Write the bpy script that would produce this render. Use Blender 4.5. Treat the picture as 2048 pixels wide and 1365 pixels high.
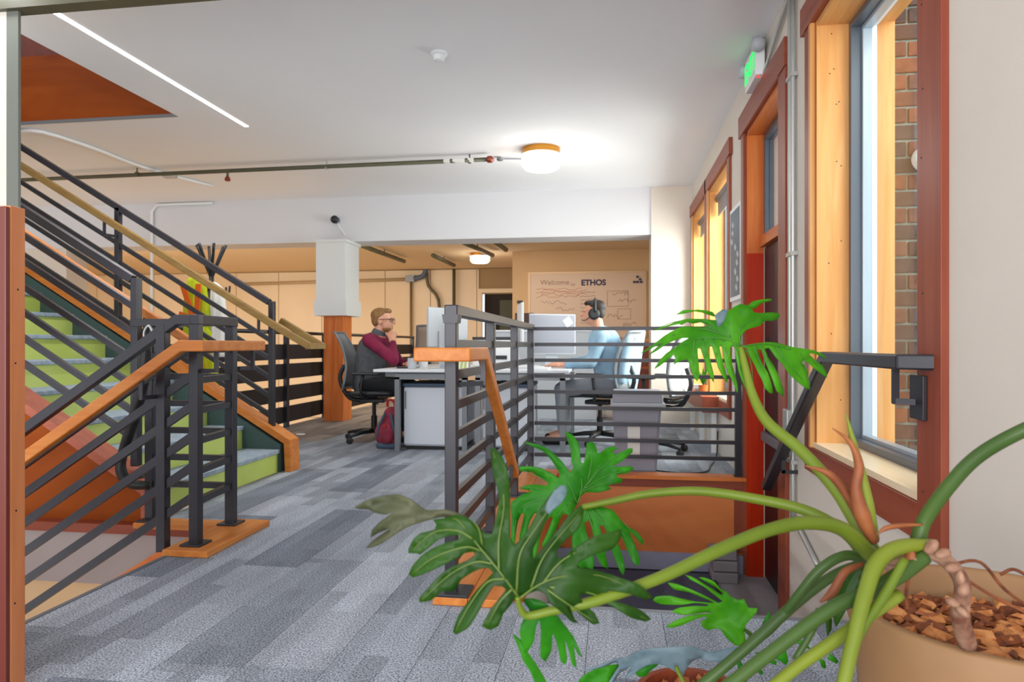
import bpy, bmesh, math, random
from mathutils import Vector, Matrix, geometry
random.seed(7)
S = bpy.context.scene
COL = S.collection
for o in list(bpy.data.objects): bpy.data.objects.remove(o)
# ---------------------------------------------------------------- camera, world, lights, exposure
CZ, YAW, F = 0.95, math.radians(8.38), 1365.0
cam = bpy.data.objects.new('camera', bpy.data.cameras.new('camera')); COL.objects.link(cam)
cam.location = (0, 0, CZ); cam.rotation_euler = (math.pi/2, 0, YAW)
cam.data.sensor_width = 36; cam.data.lens = 36*F/2048
cam.data.shift_y = 7.5/2048; cam.data.clip_start = 0.05
cam.data.dof.use_dof = True; cam.data.dof.focus_distance = 1.9; cam.data.dof.aperture_fstop = 7.0
S.camera = cam
S.view_settings.view_transform = 'Standard'; S.view_settings.look = 'None'
S.view_settings.gamma = 1; S.view_settings.use_curve_mapping = False
S.view_settings.exposure = 0.5
W = bpy.data.worlds.new('sky'); S.world = W; W.use_nodes = True
bg = W.node_tree.nodes['Background']; bg.inputs[0].default_value = (0.92, 0.95, 1.0, 1); bg.inputs[1].default_value = 1.25
def area(name, loc, target, sx, sy, power, col=(1, 1, 1)):
    l = bpy.data.lights.new(name, 'AREA'); l.shape = 'RECTANGLE'; l.size = sx; l.size_y = sy
    l.energy = power; l.color = col
    o = bpy.data.objects.new(name, l); COL.objects.link(o); o.location = loc
    d = Vector(target)-Vector(loc); o.rotation_euler = d.to_track_quat('-Z', 'Y').to_euler()
    return o
area('daylight_far_window', (1.6, 7.5, 1.7), (-1, 7.7, 1.2), 1.2, 1.8, 70, (1, .97, .92))
area('daylight_middle_window', (1.6, 6.2, 1.7), (-1, 6.2, 0.9), 1.2, 1.8, 80, (1, .97, .92))
area('daylight_big_window', (2.1, 2.2, 2.3), (0.2, 2.9, 0.6), 1.2, 1.8, 28, (1, .96, .9))
area('back_room_lamps', (-4, 10.6, 2.7), (-4, 11.6, 0), 7, 2.2, 170, (1, .86, .66))
area('back_room_left_lamps', (-11, 11.5, 2.7), (-11, 13, 0), 6, 3, 170, (1, .86, .66))
area('lower_floor_daylight', (-8, 9.2, 1.6), (-7.5, 15, -1.6), 6, 1.6, 120, (1, .93, .8))
area('window_behind_camera', (-1.4, -4.5, 1.5), (-1, 5, 2.5), 5, 2.4, 215, (1, .985, .96))  # added fill for the ceiling and front, no window is built there
area('slot_lamp', (-3.078, 4.0, 2.80), (-3.078, 4.0, 0), .04, 2.8, 26, (1, .98, .95))
area('upper_stairwell_daylight', (-5.4, 4.0, 4.5), (-4.6, 4.2, 0), 3, 1.6, 38, (1, .97, .93))  # added lamp inside the closed shaft to brighten the stairs
# ---------------------------------------------------------------- pixel helpers used to read sizes off real planes
Fw = Vector((-math.sin(YAW), math.cos(YAW), 0)); Rt = Vector((math.cos(YAW), math.sin(YAW), 0))
def P(u, v, d): return Vector((0, 0, CZ)) + (Fw + Rt*((u-1024)/F) + Vector((0, 0, (690-v)/F)))*d
def PY(u, v, Y):
    r = P(u, v, 1)-Vector((0, 0, CZ)); return Vector((0, 0, CZ))+r*(Y/r.y)
# ---------------------------------------------------------------- materials
def lin(h):
    h = h.lstrip('#'); c = [int(h[i:i+2], 16)/255 for i in (0, 2, 4)]
    return tuple(x/12.92 if x <= .04045 else ((x+.055)/1.055)**2.4 for x in c)+(1,)
def mat(name, col, rough=.5, metal=0, emit=0, spec=.5):
    m = bpy.data.materials.new(name); m.use_nodes = True; b = m.node_tree.nodes['Principled BSDF']
    c = lin(col) if isinstance(col, str) else col
    b.inputs['Base Color'].default_value = c; b.inputs['Roughness'].default_value = rough
    b.inputs['Metallic'].default_value = metal; b.inputs['Specular IOR Level'].default_value = spec
    if emit: b.inputs['Emission Color'].default_value = c; b.inputs['Emission Strength'].default_value = emit
    return m
def noisy(name, c1, c2, scale=(1, 1, 1), rough=.5, metal=0, detail=6, lo=.35, hi=.65, bump=0, nscale=1, bscale=None, spec=.5, dist=0):
    """two-tone noise material, scale stretches the pattern (grain)"""
    m = mat(name, c1, rough, metal, spec=spec); nt = m.node_tree; N = nt.nodes; L = nt.links; b = N['Principled BSDF']
    tc = N.new('ShaderNodeTexCoord'); mp = N.new('ShaderNodeMapping'); mp.inputs['Scale'].default_value = scale
    nz = N.new('ShaderNodeTexNoise'); nz.inputs['Scale'].default_value = nscale; nz.inputs['Detail'].default_value = detail
    nz.inputs['Distortion'].default_value = dist
    cr = N.new('ShaderNodeValToRGB'); cr.color_ramp.elements[0].position = lo; cr.color_ramp.elements[1].position = hi
    cr.color_ramp.elements[0].color = lin(c1); cr.color_ramp.elements[1].color = lin(c2)
    geo = N.new('ShaderNodeNewGeometry')
    L.new(geo.outputs['Position'], mp.inputs[0]); L.new(mp.outputs[0], nz.inputs[0]); L.new(nz.outputs[0], cr.inputs[0]); L.new(cr.outputs[0], b.inputs['Base Color'])
    if bump:
        bp = N.new('ShaderNodeBump'); bp.inputs['Strength'].default_value = bump; bp.inputs['Distance'].default_value = .004
        if bscale:
            n2 = N.new('ShaderNodeTexNoise'); n2.inputs['Scale'].default_value = bscale; L.new(geo.outputs['Position'], n2.inputs[0]); L.new(n2.outputs[0], bp.inputs['Height'])
        else: L.new(nz.outputs[0], bp.inputs['Height'])
        L.new(bp.outputs[0], b.inputs['Normal'])
    return m
def wood(name, c1, c2, ax, rough=.38):
    s = [22, 22, 22]; s['xyz'.index(ax)] = 1.6
    return noisy(name, c1, c2, tuple(s), rough, spec=.28, detail=8, lo=.3, hi=.72, dist=.6)
M = {}
M['wall'] = noisy('wall_paint', '#e2dad0', '#d9d0c5', (1, 1, 1), .8, nscale=.7, bump=.08, bscale=160)
M['ceil'] = noisy('ceiling_paint', '#f5f6fa', '#eff0f5', (1, 1, 1), .9, nscale=.5)
M['white'] = mat('white_paint', '#eef0f2', .4)
M['gwhite'] = mat('cool_white_wrap', '#dcdfe0', .6)
M['beige'] = noisy('beige_wall', '#e2d0b8', '#d8c3a6', (.6, .6, .6), .75)
M['beige2'] = mat('beige_gap', '#9c8260', .9)
M['tan'] = noisy('tan_wall', '#cfae88', '#c6a47e', (.6, .6, .6), .8)
for a in 'xyz':
    M['org'+a] = wood('orange_stained_wood_'+a, '#c4622a', '#dc8444', a)
    M['red'+a] = wood('red_stained_wood_'+a, '#86402e', '#9a503a', a)
    M['yel'+a] = wood('honey_wood_'+a, '#d09050', '#e0ac70', a)
    M['han'+a] = wood('handrail_wood_'+a, '#c06c2c', '#d88c46', a)
M['redcap'] = wood('rosy_red_cap_wood', '#a45640', '#b86850', 'x')
M['jred'] = wood('bright_red_stained_wood', '#b0260c', '#c43410', 'z', .3)  # light effect on the lower door jamb, put into its colour
M['sill'] = wood('pale_sill_wood', '#e8cfa8', '#f4e2c4', 'y', .3)
M['pink'] = wood('rosy_newel_wood', '#c4774a', '#d58a5a', 'z')
M['brasswood'] = wood('golden_handrail_wood', '#86683a', '#9c7e48', 'x')
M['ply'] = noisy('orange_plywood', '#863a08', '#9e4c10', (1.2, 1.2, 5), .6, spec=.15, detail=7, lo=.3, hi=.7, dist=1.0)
M['ply2'] = noisy('lit_orange_plywood', '#cc6c30', '#de8646', (1.2, 1.2, 5), .5, detail=7, lo=.3, hi=.7, dist=1.0)  # lighter copy of the plywood, making up for shade on the landing panel
M['plyd'] = noisy('dark_red_plywood', '#5c1c10', '#7c2c16', (4, 4, 4), .6, detail=8)
M['steel'] = noisy('charcoal_painted_steel', '#2c2b31', '#37363d', (2, 2, 2), .36, metal=.25, bump=.05, bscale=300)
M['dark'] = mat('near_black', '#17171a', .5)
M['black'] = mat('black_plastic', '#202226', .45)
M['olive'] = noisy('olive_pipe_paint', '#4a4a38', '#5a5640', (3, 3, 3), .5)
M['copper'] = mat('red_brown_fitting', '#8a4030', .4, .4)
M['galv'] = mat('galvanised_conduit', '#b9bbb8', .35, .55)
M['grey'] = mat('mid_grey_metal', '#7d8288', .4, .3)
M['lgrey'] = mat('pale_grey_plastic', '#b9bec6', .45)
M['green'] = noisy('lime_riser_laminate', '#b2c45c', '#c4d474', (2, 2, 2), .5, detail=3)
M['teal'] = mat('dark_teal_skirt', '#3a5250', .6)
M['tread'] = noisy('grey_stair_tread', '#8494a4', '#9caab8', (30, 30, 30), .85)
M['brass'] = mat('brass', '#c98c3a', .25, .9)
M['glow'] = mat('lit_opal_glass', '#fff6ea', .5, emit=2.2)
M['slot'] = mat('lit_slot_diffuser', '#ffffff', .5, emit=2.2)
M['egreen'] = mat('lit_green_letters', '#19d060', .5, emit=.9)
M['frame'] = mat('window_frame_grey', '#5c646e', .35, .2)
M['framel'] = mat('window_frame_pale', '#a9b6c2', .3, .2)
def glass(name):
    m = bpy.data.materials.new(name); m.use_nodes = True; nt = m.node_tree; N = nt.nodes; N.clear()
    o = N.new('ShaderNodeOutputMaterial'); mx = N.new('ShaderNodeMixShader'); t = N.new('ShaderNodeBsdfTransparent'); g = N.new('ShaderNodeBsdfGlossy')
    g.inputs['Roughness'].default_value = .02; t.inputs[0].default_value = (.93, .97, .96, 1)
    fr = N.new('ShaderNodeLayerWeight'); pw = N.new('ShaderNodeMath'); pw.operation = 'POWER'; pw.inputs[1].default_value = 5; ad = N.new('ShaderNodeMath'); ad.operation = 'MULTIPLY_ADD'; ad.inputs[1].default_value = .7; ad.inputs[2].default_value = .04
    nt.links.new(fr.outputs['Facing'], pw.inputs[0]); nt.links.new(pw.outputs[0], ad.inputs[0]); nt.links.new(ad.outputs[0], mx.inputs[0]); nt.links.new(t.outputs[0], mx.inputs[1]); nt.links.new(g.outputs[0], mx.inputs[2]); nt.links.new(mx.outputs[0], o.inputs[0])
    return m
M['glass'] = glass('window_glass')
def leafmat(name, c1, c2, trans=.45, rough=.4):
    m = noisy(name, c1, c2, (1, 1, 1), rough, nscale=14, detail=3, spec=.22); nt = m.node_tree; N = nt.nodes; b = N['Principled BSDF']
    cr = [n for n in N if n.type == 'VALTORGB'][0]
    t = N.new('ShaderNodeBsdfTranslucent'); mx = N.new('ShaderNodeMixShader'); mx.inputs[0].default_value = trans
    nt.links.new(cr.outputs[0], t.inputs[0]); nt.links.new(b.outputs[0], mx.inputs[1]); nt.links.new(t.outputs[0], mx.inputs[2])
    nt.links.new(mx.outputs[0], N['Material Output'].inputs[0]); return m
M['leafA'] = leafmat('bright_leaf', '#3a8c10', '#5aac1c')
M['leafB'] = leafmat('olive_leaf', '#183c04', '#284f08', .18)
M['leafC'] = leafmat('mid_leaf', '#1f7010', '#389014', .35)
M['leafG'] = leafmat('grey_leaf_underside', '#4e626a', '#70848c', .15)
M['leafO'] = leafmat('olive_grey_leaf', '#40452c', '#58593f', .2)
M['vein'] = mat('leaf_vein', '#52681f', .4)
M['veind'] = mat('dark_leaf_vein', '#2f6a14', .4)
M['stem'] = noisy('green_petiole', '#536614', '#68791e', (6, 6, 6), .4, spec=.3)
M['stemd'] = noisy('dark_green_petiole', '#30481c', '#435c24', (6, 6, 6), .4, spec=.3)
M['stemy'] = noisy('yellow_green_petiole', '#66741e', '#788428', (6, 6, 6), .4, spec=.3)
M['dry'] = noisy('dry_orange_sheath', '#763a18', '#96562a', (20, 20, 20), .6)
M['root'] = noisy('pinkish_brown_root', '#6a3e2c', '#ac846a', (40, 40, 40), .6)
M['clay'] = noisy('tan_ceramic_pot', '#87633e', '#96704a', (5, 5, 5), .6)
M['soil'] = noisy('dark_soil', '#2c160e', '#4c2817', (60, 60, 60), .95)
M['bark1'] = noisy('bark_chip_orange', '#ac6630', '#d49258', (50, 50, 50), .85)
M['bark2'] = noisy('bark_chip_brown', '#5c2c14', '#8c4c24', (50, 50, 50), .85)
M['skin'] = mat('skin', '#d9a085', .5)
M['maroon'] = noisy('maroon_shirt', '#6e0f36', '#861a44', (9, 9, 9), .85)
M['vest'] = noisy('charcoal_vest', '#4c4f54', '#5a5d62', (20, 20, 20), .9)
M['blue'] = noisy('light_blue_shirt', '#8db4d0', '#a9cbe2', (9, 9, 9), .85)
M['jacket'] = noisy('pale_blue_jacket', '#93b9d6', '#b4d2e8', (9, 9, 9), .85)
M['trous'] = mat('grey_trousers', '#8f939c', .9)
M['trousd'] = mat('dark_trousers', '#1c1e24', .9)
M['hairb'] = noisy('light_brown_hair', '#7a5430', '#96703f', (60, 60, 10), .7)
M['haird'] = mat('dark_hair', '#241812', .6)
M['mesh'] = mat('grey_mesh_back', '#8e9498', .8)
M['bin'] = mat('grey_bin_plastic', '#9a99a6', .45)
M['paper'] = mat('white_paper', '#f3f2ee', .8)
M['hiv'] = noisy('hi_vis_yellow', '#c8dc10', '#d8ea28', (9, 9, 9), .7)
M['hio'] = mat('hi_vis_orange', '#f06a14', .7)
M['redp'] = mat('red_plastic', '#b01420', .4)
M['bagr'] = noisy('maroon_bag_fabric', '#7c2434', '#96364a', (12, 12, 12), .85)
M['bagg'] = mat('slate_bag_fabric', '#44566a', .85)
M['deskw'] = mat('white_desktop', '#e4e9ef', .35)
M['cabw'] = mat('cool_white_cabinet', '#d3d9e4', .4)
M['deskb'] = mat('dark_blue_top', '#37506a', .5)
M['mat'] = noisy('navy_door_mat', '#4e526a', '#5c6078', (150, 150, 150), .95)
M['land'] = noisy('grey_landing_floor', '#8a878b', '#999599', (3, 3, 3), .8)
M['beam'] = mat('beam_paint', '#dcdde2', .9)
M['lav'] = mat('lavender_grey_base', '#9c9db4', .7)
M['fascia'] = noisy('warm_grey_fascia', '#a79c9c', '#b5abaa', (1, 1, 1), .7)
M['lowbeige'] = mat('lower_floor_beige', '#e6c79c', .8)
M['wb'] = mat('whiteboard_surface', '#cdb19a', .35)
M['ink'] = mat('navy_marker', '#2c3358', .8)
M['inkg'] = mat('faint_marker', '#9a8072', .8)
M['inkr'] = mat('faint_red_marker', '#cc8872', .8)
M['mort'] = noisy('greenish_mortar', '#6c7a76', '#8c9894', (30, 30, 30), .9)
BR = [noisy('brick_%d' % i, a, b, (25, 25, 25), .85, bump=.4) for i, (a, b) in enumerate([('#522a22', '#68382c'), ('#382426', '#4a3230'), ('#66341f', '#7c442e'), ('#2e2428', '#403236'), ('#54302c', '#684036')])]
M['brdpurp'] = mat('blackened_board', '#232024', .6)
def carpet(name, c):
    m = mat(name, c, .95, spec=.15); nt = m.node_tree; N = nt.nodes; L = nt.links; b = N['Principled BSDF']
    geo = N.new('ShaderNodeNewGeometry')
    n1 = N.new('ShaderNodeTexNoise'); n1.inputs['Scale'].default_value = 170; n1.inputs['Detail'].default_value = 2
    n2 = N.new('ShaderNodeTexNoise'); n2.inputs['Scale'].default_value = 1; n2.inputs['Detail'].default_value = 2
    mp = N.new('ShaderNodeMapping'); mp.inputs['Scale'].default_value = (9, 2.2, 1)
    vo = N.new('ShaderNodeTexVoronoi'); vo.inputs['Scale'].default_value = 260
    L.new(geo.outputs['Position'], n1.inputs[0]); L.new(geo.outputs['Position'], mp.inputs[0]); L.new(mp.outputs[0], n2.inputs[0]); L.new(geo.outputs['Position'], vo.inputs[0])
    r = N.new('ShaderNodeMapRange'); r.inputs[1].default_value = .3; r.inputs[2].default_value = .7; r.inputs[3].default_value = .3; r.inputs[4].default_value = 1.7
    L.new(n1.outputs[0], r.inputs[0])
    r2 = N.new('ShaderNodeMapRange'); r2.inputs[1].default_value = .4; r2.inputs[2].default_value = .6; r2.inputs[3].default_value = .93; r2.inputs[4].default_value = 1.07
    L.new(n2.outputs[0], r2.inputs[0])
    sx = N.new('ShaderNodeSeparateXYZ'); cx_ = N.new('ShaderNodeCombineXYZ'); L.new(geo.outputs['Position'], sx.inputs[0]); L.new(sx.outputs[1], cx_.inputs[0]); L.new(sx.outputs[0], cx_.inputs[1])
    bk = N.new('ShaderNodeTexBrick'); bk.inputs['Scale'].default_value = 1; bk.inputs['Mortar Size'].default_value = 0; bk.inputs['Brick Width'].default_value = .5; bk.inputs['Row Height'].default_value = .0833
    bk.inputs['Color1'].default_value = (.24, .24, .24, 1); bk.inputs['Color2'].default_value = (.62, .62, .62, 1); bk.offset = .37; L.new(cx_.outputs[0], bk.inputs[0])
    ma = N.new('ShaderNodeMath'); ma.operation = 'ADD'; ma.inputs[1].default_value = .5; L.new(bk.outputs[0], ma.inputs[0])
    m3 = N.new('ShaderNodeMath'); m3.operation = 'MULTIPLY'; L.new(ma.outputs[0], m3.inputs[0]); L.new(r2.outputs[0], m3.inputs[1]); r2 = m3
    mu = N.new('ShaderNodeMath'); mu.operation = 'MULTIPLY'; L.new(r.outputs[0], mu.inputs[0]); L.new(r2.outputs[0], mu.inputs[1])
    vm = N.new('ShaderNodeVectorMath'); vm.operation = 'SCALE'; vm.inputs[0].default_value = lin(c)[:3]; L.new(mu.outputs[0], vm.inputs['Scale'])
    L.new(vm.outputs[0], b.inputs['Base Color'])
    bp = N.new('ShaderNodeBump'); bp.inputs['Strength'].default_value = .5; bp.inputs['Distance'].default_value = .003
    L.new(vo.outputs[0], bp.inputs['Height']); L.new(bp.outputs[0], b.inputs['Normal'])
    return m
CARP = [carpet('carpet_%d' % i, c) for i, c in enumerate(['#9aa1ac', '#a2a8b3', '#949ba6', '#a6adb7', '#8b929d', '#7a818d'])]
CARPB = [carpet('taupe_carpet_%d' % i, c) for i, c in enumerate(['#8f857f', '#857b76', '#99908a'])]
M['tanceil'] = mat('tan_ceiling', '#d6bf9e', .9)
# ---------------------------------------------------------------- mesh builder
class MB:
    def __init__(s): s.v = []; s.f = []
    def add(s, vs, fs):
        n = len(s.v); s.v += [Vector(x) for x in vs]; s.f += [[i+n for i in f] for f in fs]; return s
    def box(s, a, b):
        x0, y0, z0 = [min(p, q) for p, q in zip(a, b)]; x1, y1, z1 = [max(p, q) for p, q in zip(a, b)]
        return s.add([(x0, y0, z0), (x1, y0, z0), (x1, y1, z0), (x0, y1, z0), (x0, y0, z1), (x1, y0, z1), (x1, y1, z1), (x0, y1, z1)],
                     [(0, 3, 2, 1), (4, 5, 6, 7), (0, 1, 5, 4), (1, 2, 6, 5), (2, 3, 7, 6), (3, 0, 4, 7)])
    def bar(s, p, q, w, h, up=(0, 0, 1)):
        """bar from p to q, w across, h along 'up'"""
        p, q = Vector(p), Vector(q); d = (q-p).normalized(); up = Vector(up); sd = d.cross(up).normalized()*w/2; u = sd.cross(d).normalized()*h/2
        return s.add([p-sd-u, p+sd-u, p+sd+u, p-sd+u, q-sd-u, q+sd-u, q+sd+u, q-sd+u],
                     [(0, 3, 2, 1), (4, 5, 6, 7), (0, 1, 5, 4), (1, 2, 6, 5), (2, 3, 7, 6), (3, 0, 4, 7)])
    def mbar(s, pts, w, h, up=(0, 0, 1)):
        """mitred bar through pts"""
        pts = [Vector(p) for p in pts]; up = Vector(up); n = len(pts); base = len(s.v)
        for i, p in enumerate(pts):
            a = (pts[i]-pts[i-1]).normalized() if i else (pts[1]-pts[0]).normalized()
            b = (pts[i+1]-pts[i]).normalized() if i < n-1 else a
            t = (a+b).normalized(); k = 1/max(.35, t.dot(a))
            sa = a.cross(up); sb = b.cross(up); sd = (sa.normalized()+sb.normalized()).normalized()
            u = sd.cross(t).normalized()
            bendv = (b-a)
            ku = k if abs(bendv.dot(u)) > abs(bendv.dot(sd)) else 1; ks = k if ku == 1 else 1
            sd = sd*w/2*ks; u = u*h/2*ku
            s.v += [p-sd-u, p+sd-u, p+sd+u, p-sd+u]
        for i in range(n-1):
            o = base+4*i
            for k in range(4): s.f.append([o+k, o+(k+1) % 4, o+4+(k+1) % 4, o+4+k])
        s.f.append([base+3, base+2, base+1, base]); o = base+4*(n-1); s.f.append([o, o+1, o+2, o+3]); return s
    def tube(s, pts, r, n=10, smooth=0, caps=True):
        pts = [Vector(p) for p in pts]
        if not isinstance(r, (list, tuple)): r = [r]*len(pts)
        if smooth: pts, r = catmull(pts, list(r), smooth)
        base = len(s.v); m = len(pts); nrm = None
        for i, p in enumerate(pts):
            t = (pts[min(i+1, m-1)]-pts[max(i-1, 0)]).normalized()
            if nrm is None:
                a = Vector((0, 0, 1)) if abs(t.z) < .9 else Vector((1, 0, 0)); nrm = t.cross(a).normalized()
            nrm = (nrm-t*nrm.dot(t)).normalized(); b = t.cross(nrm)
            for k in range(n):
                a = 2*math.pi*k/n; s.v.append(p+(nrm*math.cos(a)+b*math.sin(a))*r[i])
        for i in range(m-1):
            for k in range(n):
                a = base+i*n+k; b = base+i*n+(k+1) % n; s.f.append([a, b, b+n, a+n])
        if caps: s.f.append([base+k for k in range(n)][::-1]); s.f.append([base+(m-1)*n+k for k in range(n)])
        return s
    def lathe(s, c, prof, n=32, axis='z', close=True):
        """prof: list of (radius, height) from c"""
        base = len(s.v); c = Vector(c)
        for r, h in prof:
            for k in range(n):
                a = 2*math.pi*k/n; x, y = r*math.cos(a), r*math.sin(a)
                s.v.append(c+(Vector((x, y, h)) if axis == 'z' else Vector((h, x, y)) if axis == 'x' else Vector((y, h, x))))
        for i in range(len(prof)-1):
            for k in range(n):
                a = base+i*n+k; b = base+i*n+(k+1) % n; s.f.append([a, b, b+n, a+n])
        if close: s.f.append([base+k for k in range(n)][::-1]); s.f.append([base+(len(prof)-1)*n+k for k in range(n)])
        return s
    def prism(s, poly, a, b, ax='y'):
        """polygon (2D list) extruded from a to b on axis"""
        n = len(poly); mk = {'x': lambda p, t: (t, p[0], p[1]), 'y': lambda p, t: (p[0], t, p[1]), 'z': lambda p, t: (p[0], p[1], t)}[ax]
        return s.add([mk(p, a) for p in poly]+[mk(p, b) for p in poly], [list(range(n))[::-1], list(range(n, 2*n))]+[[i, (i+1) % n, n+(i+1) % n, n+i] for i in range(n)])
    def sph(s, c, r, nu=16, nv=10, rot=None):
        c = Vector(c); r = (r, r, r) if not isinstance(r, (tuple, list)) else r; base = len(s.v)
        for i in range(nv+1):
            th = math.pi*i/nv
            for k in range(nu):
                ph = 2*math.pi*k/nu; p = Vector((r[0]*math.sin(th)*math.cos(ph), r[1]*math.sin(th)*math.sin(ph), r[2]*math.cos(th)))
                if rot: p = rot @ p
                s.v.append(c+p)
        for i in range(nv):
            for k in range(nu):
                a = base+i*nu+k; b = base+i*nu+(k+1) % nu; s.f.append([a, a+nu, b+nu, b])
        return s
    def cap(s, p, q, r0, r1, n=14):
        """tapered capsule"""
        p, q = Vector(p), Vector(q); d = (q-p); l = d.length; d = d.normalized(); pts = []; rr = []
        for i in range(5): a = math.pi/2*i/4; pts.append(p-d*r0*math.cos(a)); rr.append(max(r0*math.sin(a), .0008))
        for i in range(5): a = math.pi/2*i/4; pts.append(q+d*r1*math.sin(a)); rr.append(max(r1*math.cos(a), .0008))
        return s.tube(pts, rr, n)
    def build(s, name, m, parent=None, label=None, cat=None, group=None, kind=None, smooth=False, bevel=0, local=False, mods=None, origin=None):
        me = bpy.data.meshes.new(name)
        if parent is not None: off = Vector((0, 0, 0)) if local else wloc(parent)
        else:
            if origin: off = Vector(origin)
            else:
                xs = [v.x for v in s.v]; ys = [v.y for v in s.v]; off = Vector(((min(xs)+max(xs))/2, (min(ys)+max(ys))/2, min(v.z for v in s.v)))
        me.from_pydata([v-off for v in s.v], [], s.f); me.materials.append(m)
        bm = bmesh.new(); bm.from_mesh(me); bmesh.ops.recalc_face_normals(bm, faces=bm.faces); bm.to_mesh(me); bm.free()
        if smooth: me.polygons.foreach_set('use_smooth', [True]*len(me.polygons)); 
        o = bpy.data.objects.new(name, me); COL.objects.link(o)
        if parent is not None: o.parent = parent
        else: o.location = off
        if bevel:
            bv = o.modifiers.new('bevel', 'BEVEL'); bv.width = bevel; bv.segments = 2; bv.limit_method = 'ANGLE'
        tag(o, label, cat, group, kind); return o
def wloc(o):
    v = Vector(o.location)
    while o.parent: o = o.parent; v += Vector(o.location)
    return v
def catmull(pts, r, k):
    P_ = [pts[0]*2-pts[1]]+pts+[pts[-1]*2-pts[-2]]; R_ = [r[0]]+r+[r[-1]]; o = []; ro = []
    for i in range(1, len(P_)-2):
        for j in range(k):
            t = j/k; a, b, c, d = P_[i-1:i+3]
            o.append(.5*((2*b)+(c-a)*t+(2*a-5*b+4*c-d)*t*t+(3*b-a-3*c+d)*t**3)); ro.append(R_[i]*(1-t)+R_[i+1]*t)
    o.append(pts[-1]); ro.append(r[-1]); return o, ro
def tag(o, label=None, cat=None, group=None, kind=None):
    if label: o['label'] = label
    if cat: o['category'] = cat
    if group: o['group'] = group
    if kind: o['kind'] = kind
def thing(name, loc, label=None, cat=None, group=None, rz=0, kind=None):
    o = bpy.data.objects.new(name, None); COL.objects.link(o); o.location = loc; o.rotation_euler = (0, 0, rz); o.empty_display_size = .1
    tag(o, label, cat, group, kind); return o
def copy_tree(o, parent=None):
    c = o.copy(); COL.objects.link(c)
    if parent is not None: c.parent = parent
    for ch in list(o.children): copy_tree(ch, c)
    return c
def struct(name, mb, m, label, cat, **k): return mb.build(name, m, kind='structure', label=label, cat=cat, origin=(0, 0, 0), **k)
# ================================================================ STRUCTURE
ZC = 2.81; WX = .92; OX = 1.25; BY = 8.2
OPEN_R = (-.59, WX, 2.48, 4.95); SX = -1.98
regions = [(SX, WX, -.6, 2.48), (SX, -.59, 2.48, 3.3), (SX, -.59, 3.3, 4.97), (-3.78, WX, 4.97, 13.5), (-4.5, SX, -.6, 1.85), (-2.45, SX, 3.3, 4.97)]
fl = MB()
for x0, x1, y0, y1 in regions: fl.box((x0, y0, -.3), (x1, y1, -.012))
floor = struct('floor', fl, M['land'], 'main level floor laid with grey carpet planks', 'floor')
k = 0
wts = [0, 0, 0, 1, 1, 2, 2, 2, 3, 4, 4, 5]
for i in range(-16, 4):
    x0 = i*.25+.17; off = random.random(); y = -.6-off
    while y < 13.5:
        L_ = random.choice([.5, 1.0, 1.0]); m = CARP[random.choice(wts)] if not (y > 6.1 and x0 < -1.9) else random.choice(CARPB)
        for rx0, rx1, ry0, ry1 in regions:
            if ry1 == 1.85: continue
            a0, a1 = max(x0, rx0), min(x0+.25, rx1); b0, b1 = max(y, ry0), min(y+L_, ry1)
            if a1-a0 < .02 or b1-b0 < .02: continue
            if (a0+a1)/2 < -1.1*(b1)+.3: continue
            if b0 > 9.5: continue
            if b1 < 1.0: continue
            MB().box((a0+.0008, b0+.0008, -.012), (a1-.0008, b1-.0008, 0)).build('carpet_plank', m, floor); k += 1
        y += L_
MB().box((-3.78, 9.5, -.012), (WX, 13.5, -.002)).build('carpet_field', CARPB[0], floor)
MB().box((-1.98, -.6, -.012), (WX, 1.0, -.002)).build('carpet_field', CARP[0], floor)
MB().box((-.39, 2.465, -.02), (WX, 2.485, .004)).build('edge_strip', M['grey'], floor, label='grey metal strip along the edge above the entrance steps')
MB().box((SX-.012, 1.85, -.02), (SX+.006, 2.9, .004)).build('edge_strip', M['grey'], floor, label='dark metal strip along the stairwell edge')
# lower landing by the exit door
lf = MB().box((-.6, 2.3, -.8), (1.3, 4.97, -.65)); struct('floor', lf, M['land'], 'lower landing floor in front of the exit door', 'floor')
MB().box((-.3, 3.75, -.65), (.66, 4.86, -.632)).build('door_mat', M['mat'], label='dark blue grey door mat on the lower landing', cat='mat')
dm = bpy.data.objects['door_mat']
for a, b in (((.66, 3.75, -.65), (.685, 4.86, -.628)), ((-.3, 4.86, -.65), (.685, 4.885, -.628))): MB().box(a, b).build('rubber_edge', M['dark'], dm)
# steps down to the landing
st = thing('entry_steps', (.16, 2.5, -.65), 'short flight of carpeted steps going down to the exit landing', 'steps')
for i in range(3): MB().box((-.38, 2.487+.29*i, -.65), (WX-.01, 2.487+.29*(i+1), -.1625*(i+1))).build('step', CARP[2], st)
# entry well linings
ws = MB().box((-.59, 2.486, -.8), (-.4, 4.95, -.012)); struct('wall_well', ws, M['wall'], 'pale wall under the curb beside the entrance steps', 'wall')
fa = thing('trim_1', (.16, 4.96, -.65), 'orange stained panel facing the landing below the back railing', 'panel', kind='structure')
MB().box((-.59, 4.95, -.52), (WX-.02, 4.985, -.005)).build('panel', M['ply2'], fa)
MB().box((-.62, 4.90, 0), (WX-.003, 5.04, .028)).build('cap_board', M['orgx'], fa, bevel=.003)
MB().box((-.39, 4.935, -.06), (WX-.02, 4.95, -.001)).build('batten', M['redx'], fa)
MB().box((-.39, 4.925, -.5), (-.34, 4.95, -.06)).build('batten', M['orgz'], fa)
MB().box((.84, 4.925, -.5), (.9, 4.95, -.06)).build('batten', M['redz'], fa)
MB().box((-.5, 4.93, -.65), (WX-.02, 4.95, -.52)).build('base_strip', M['lav'], fa)
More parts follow.
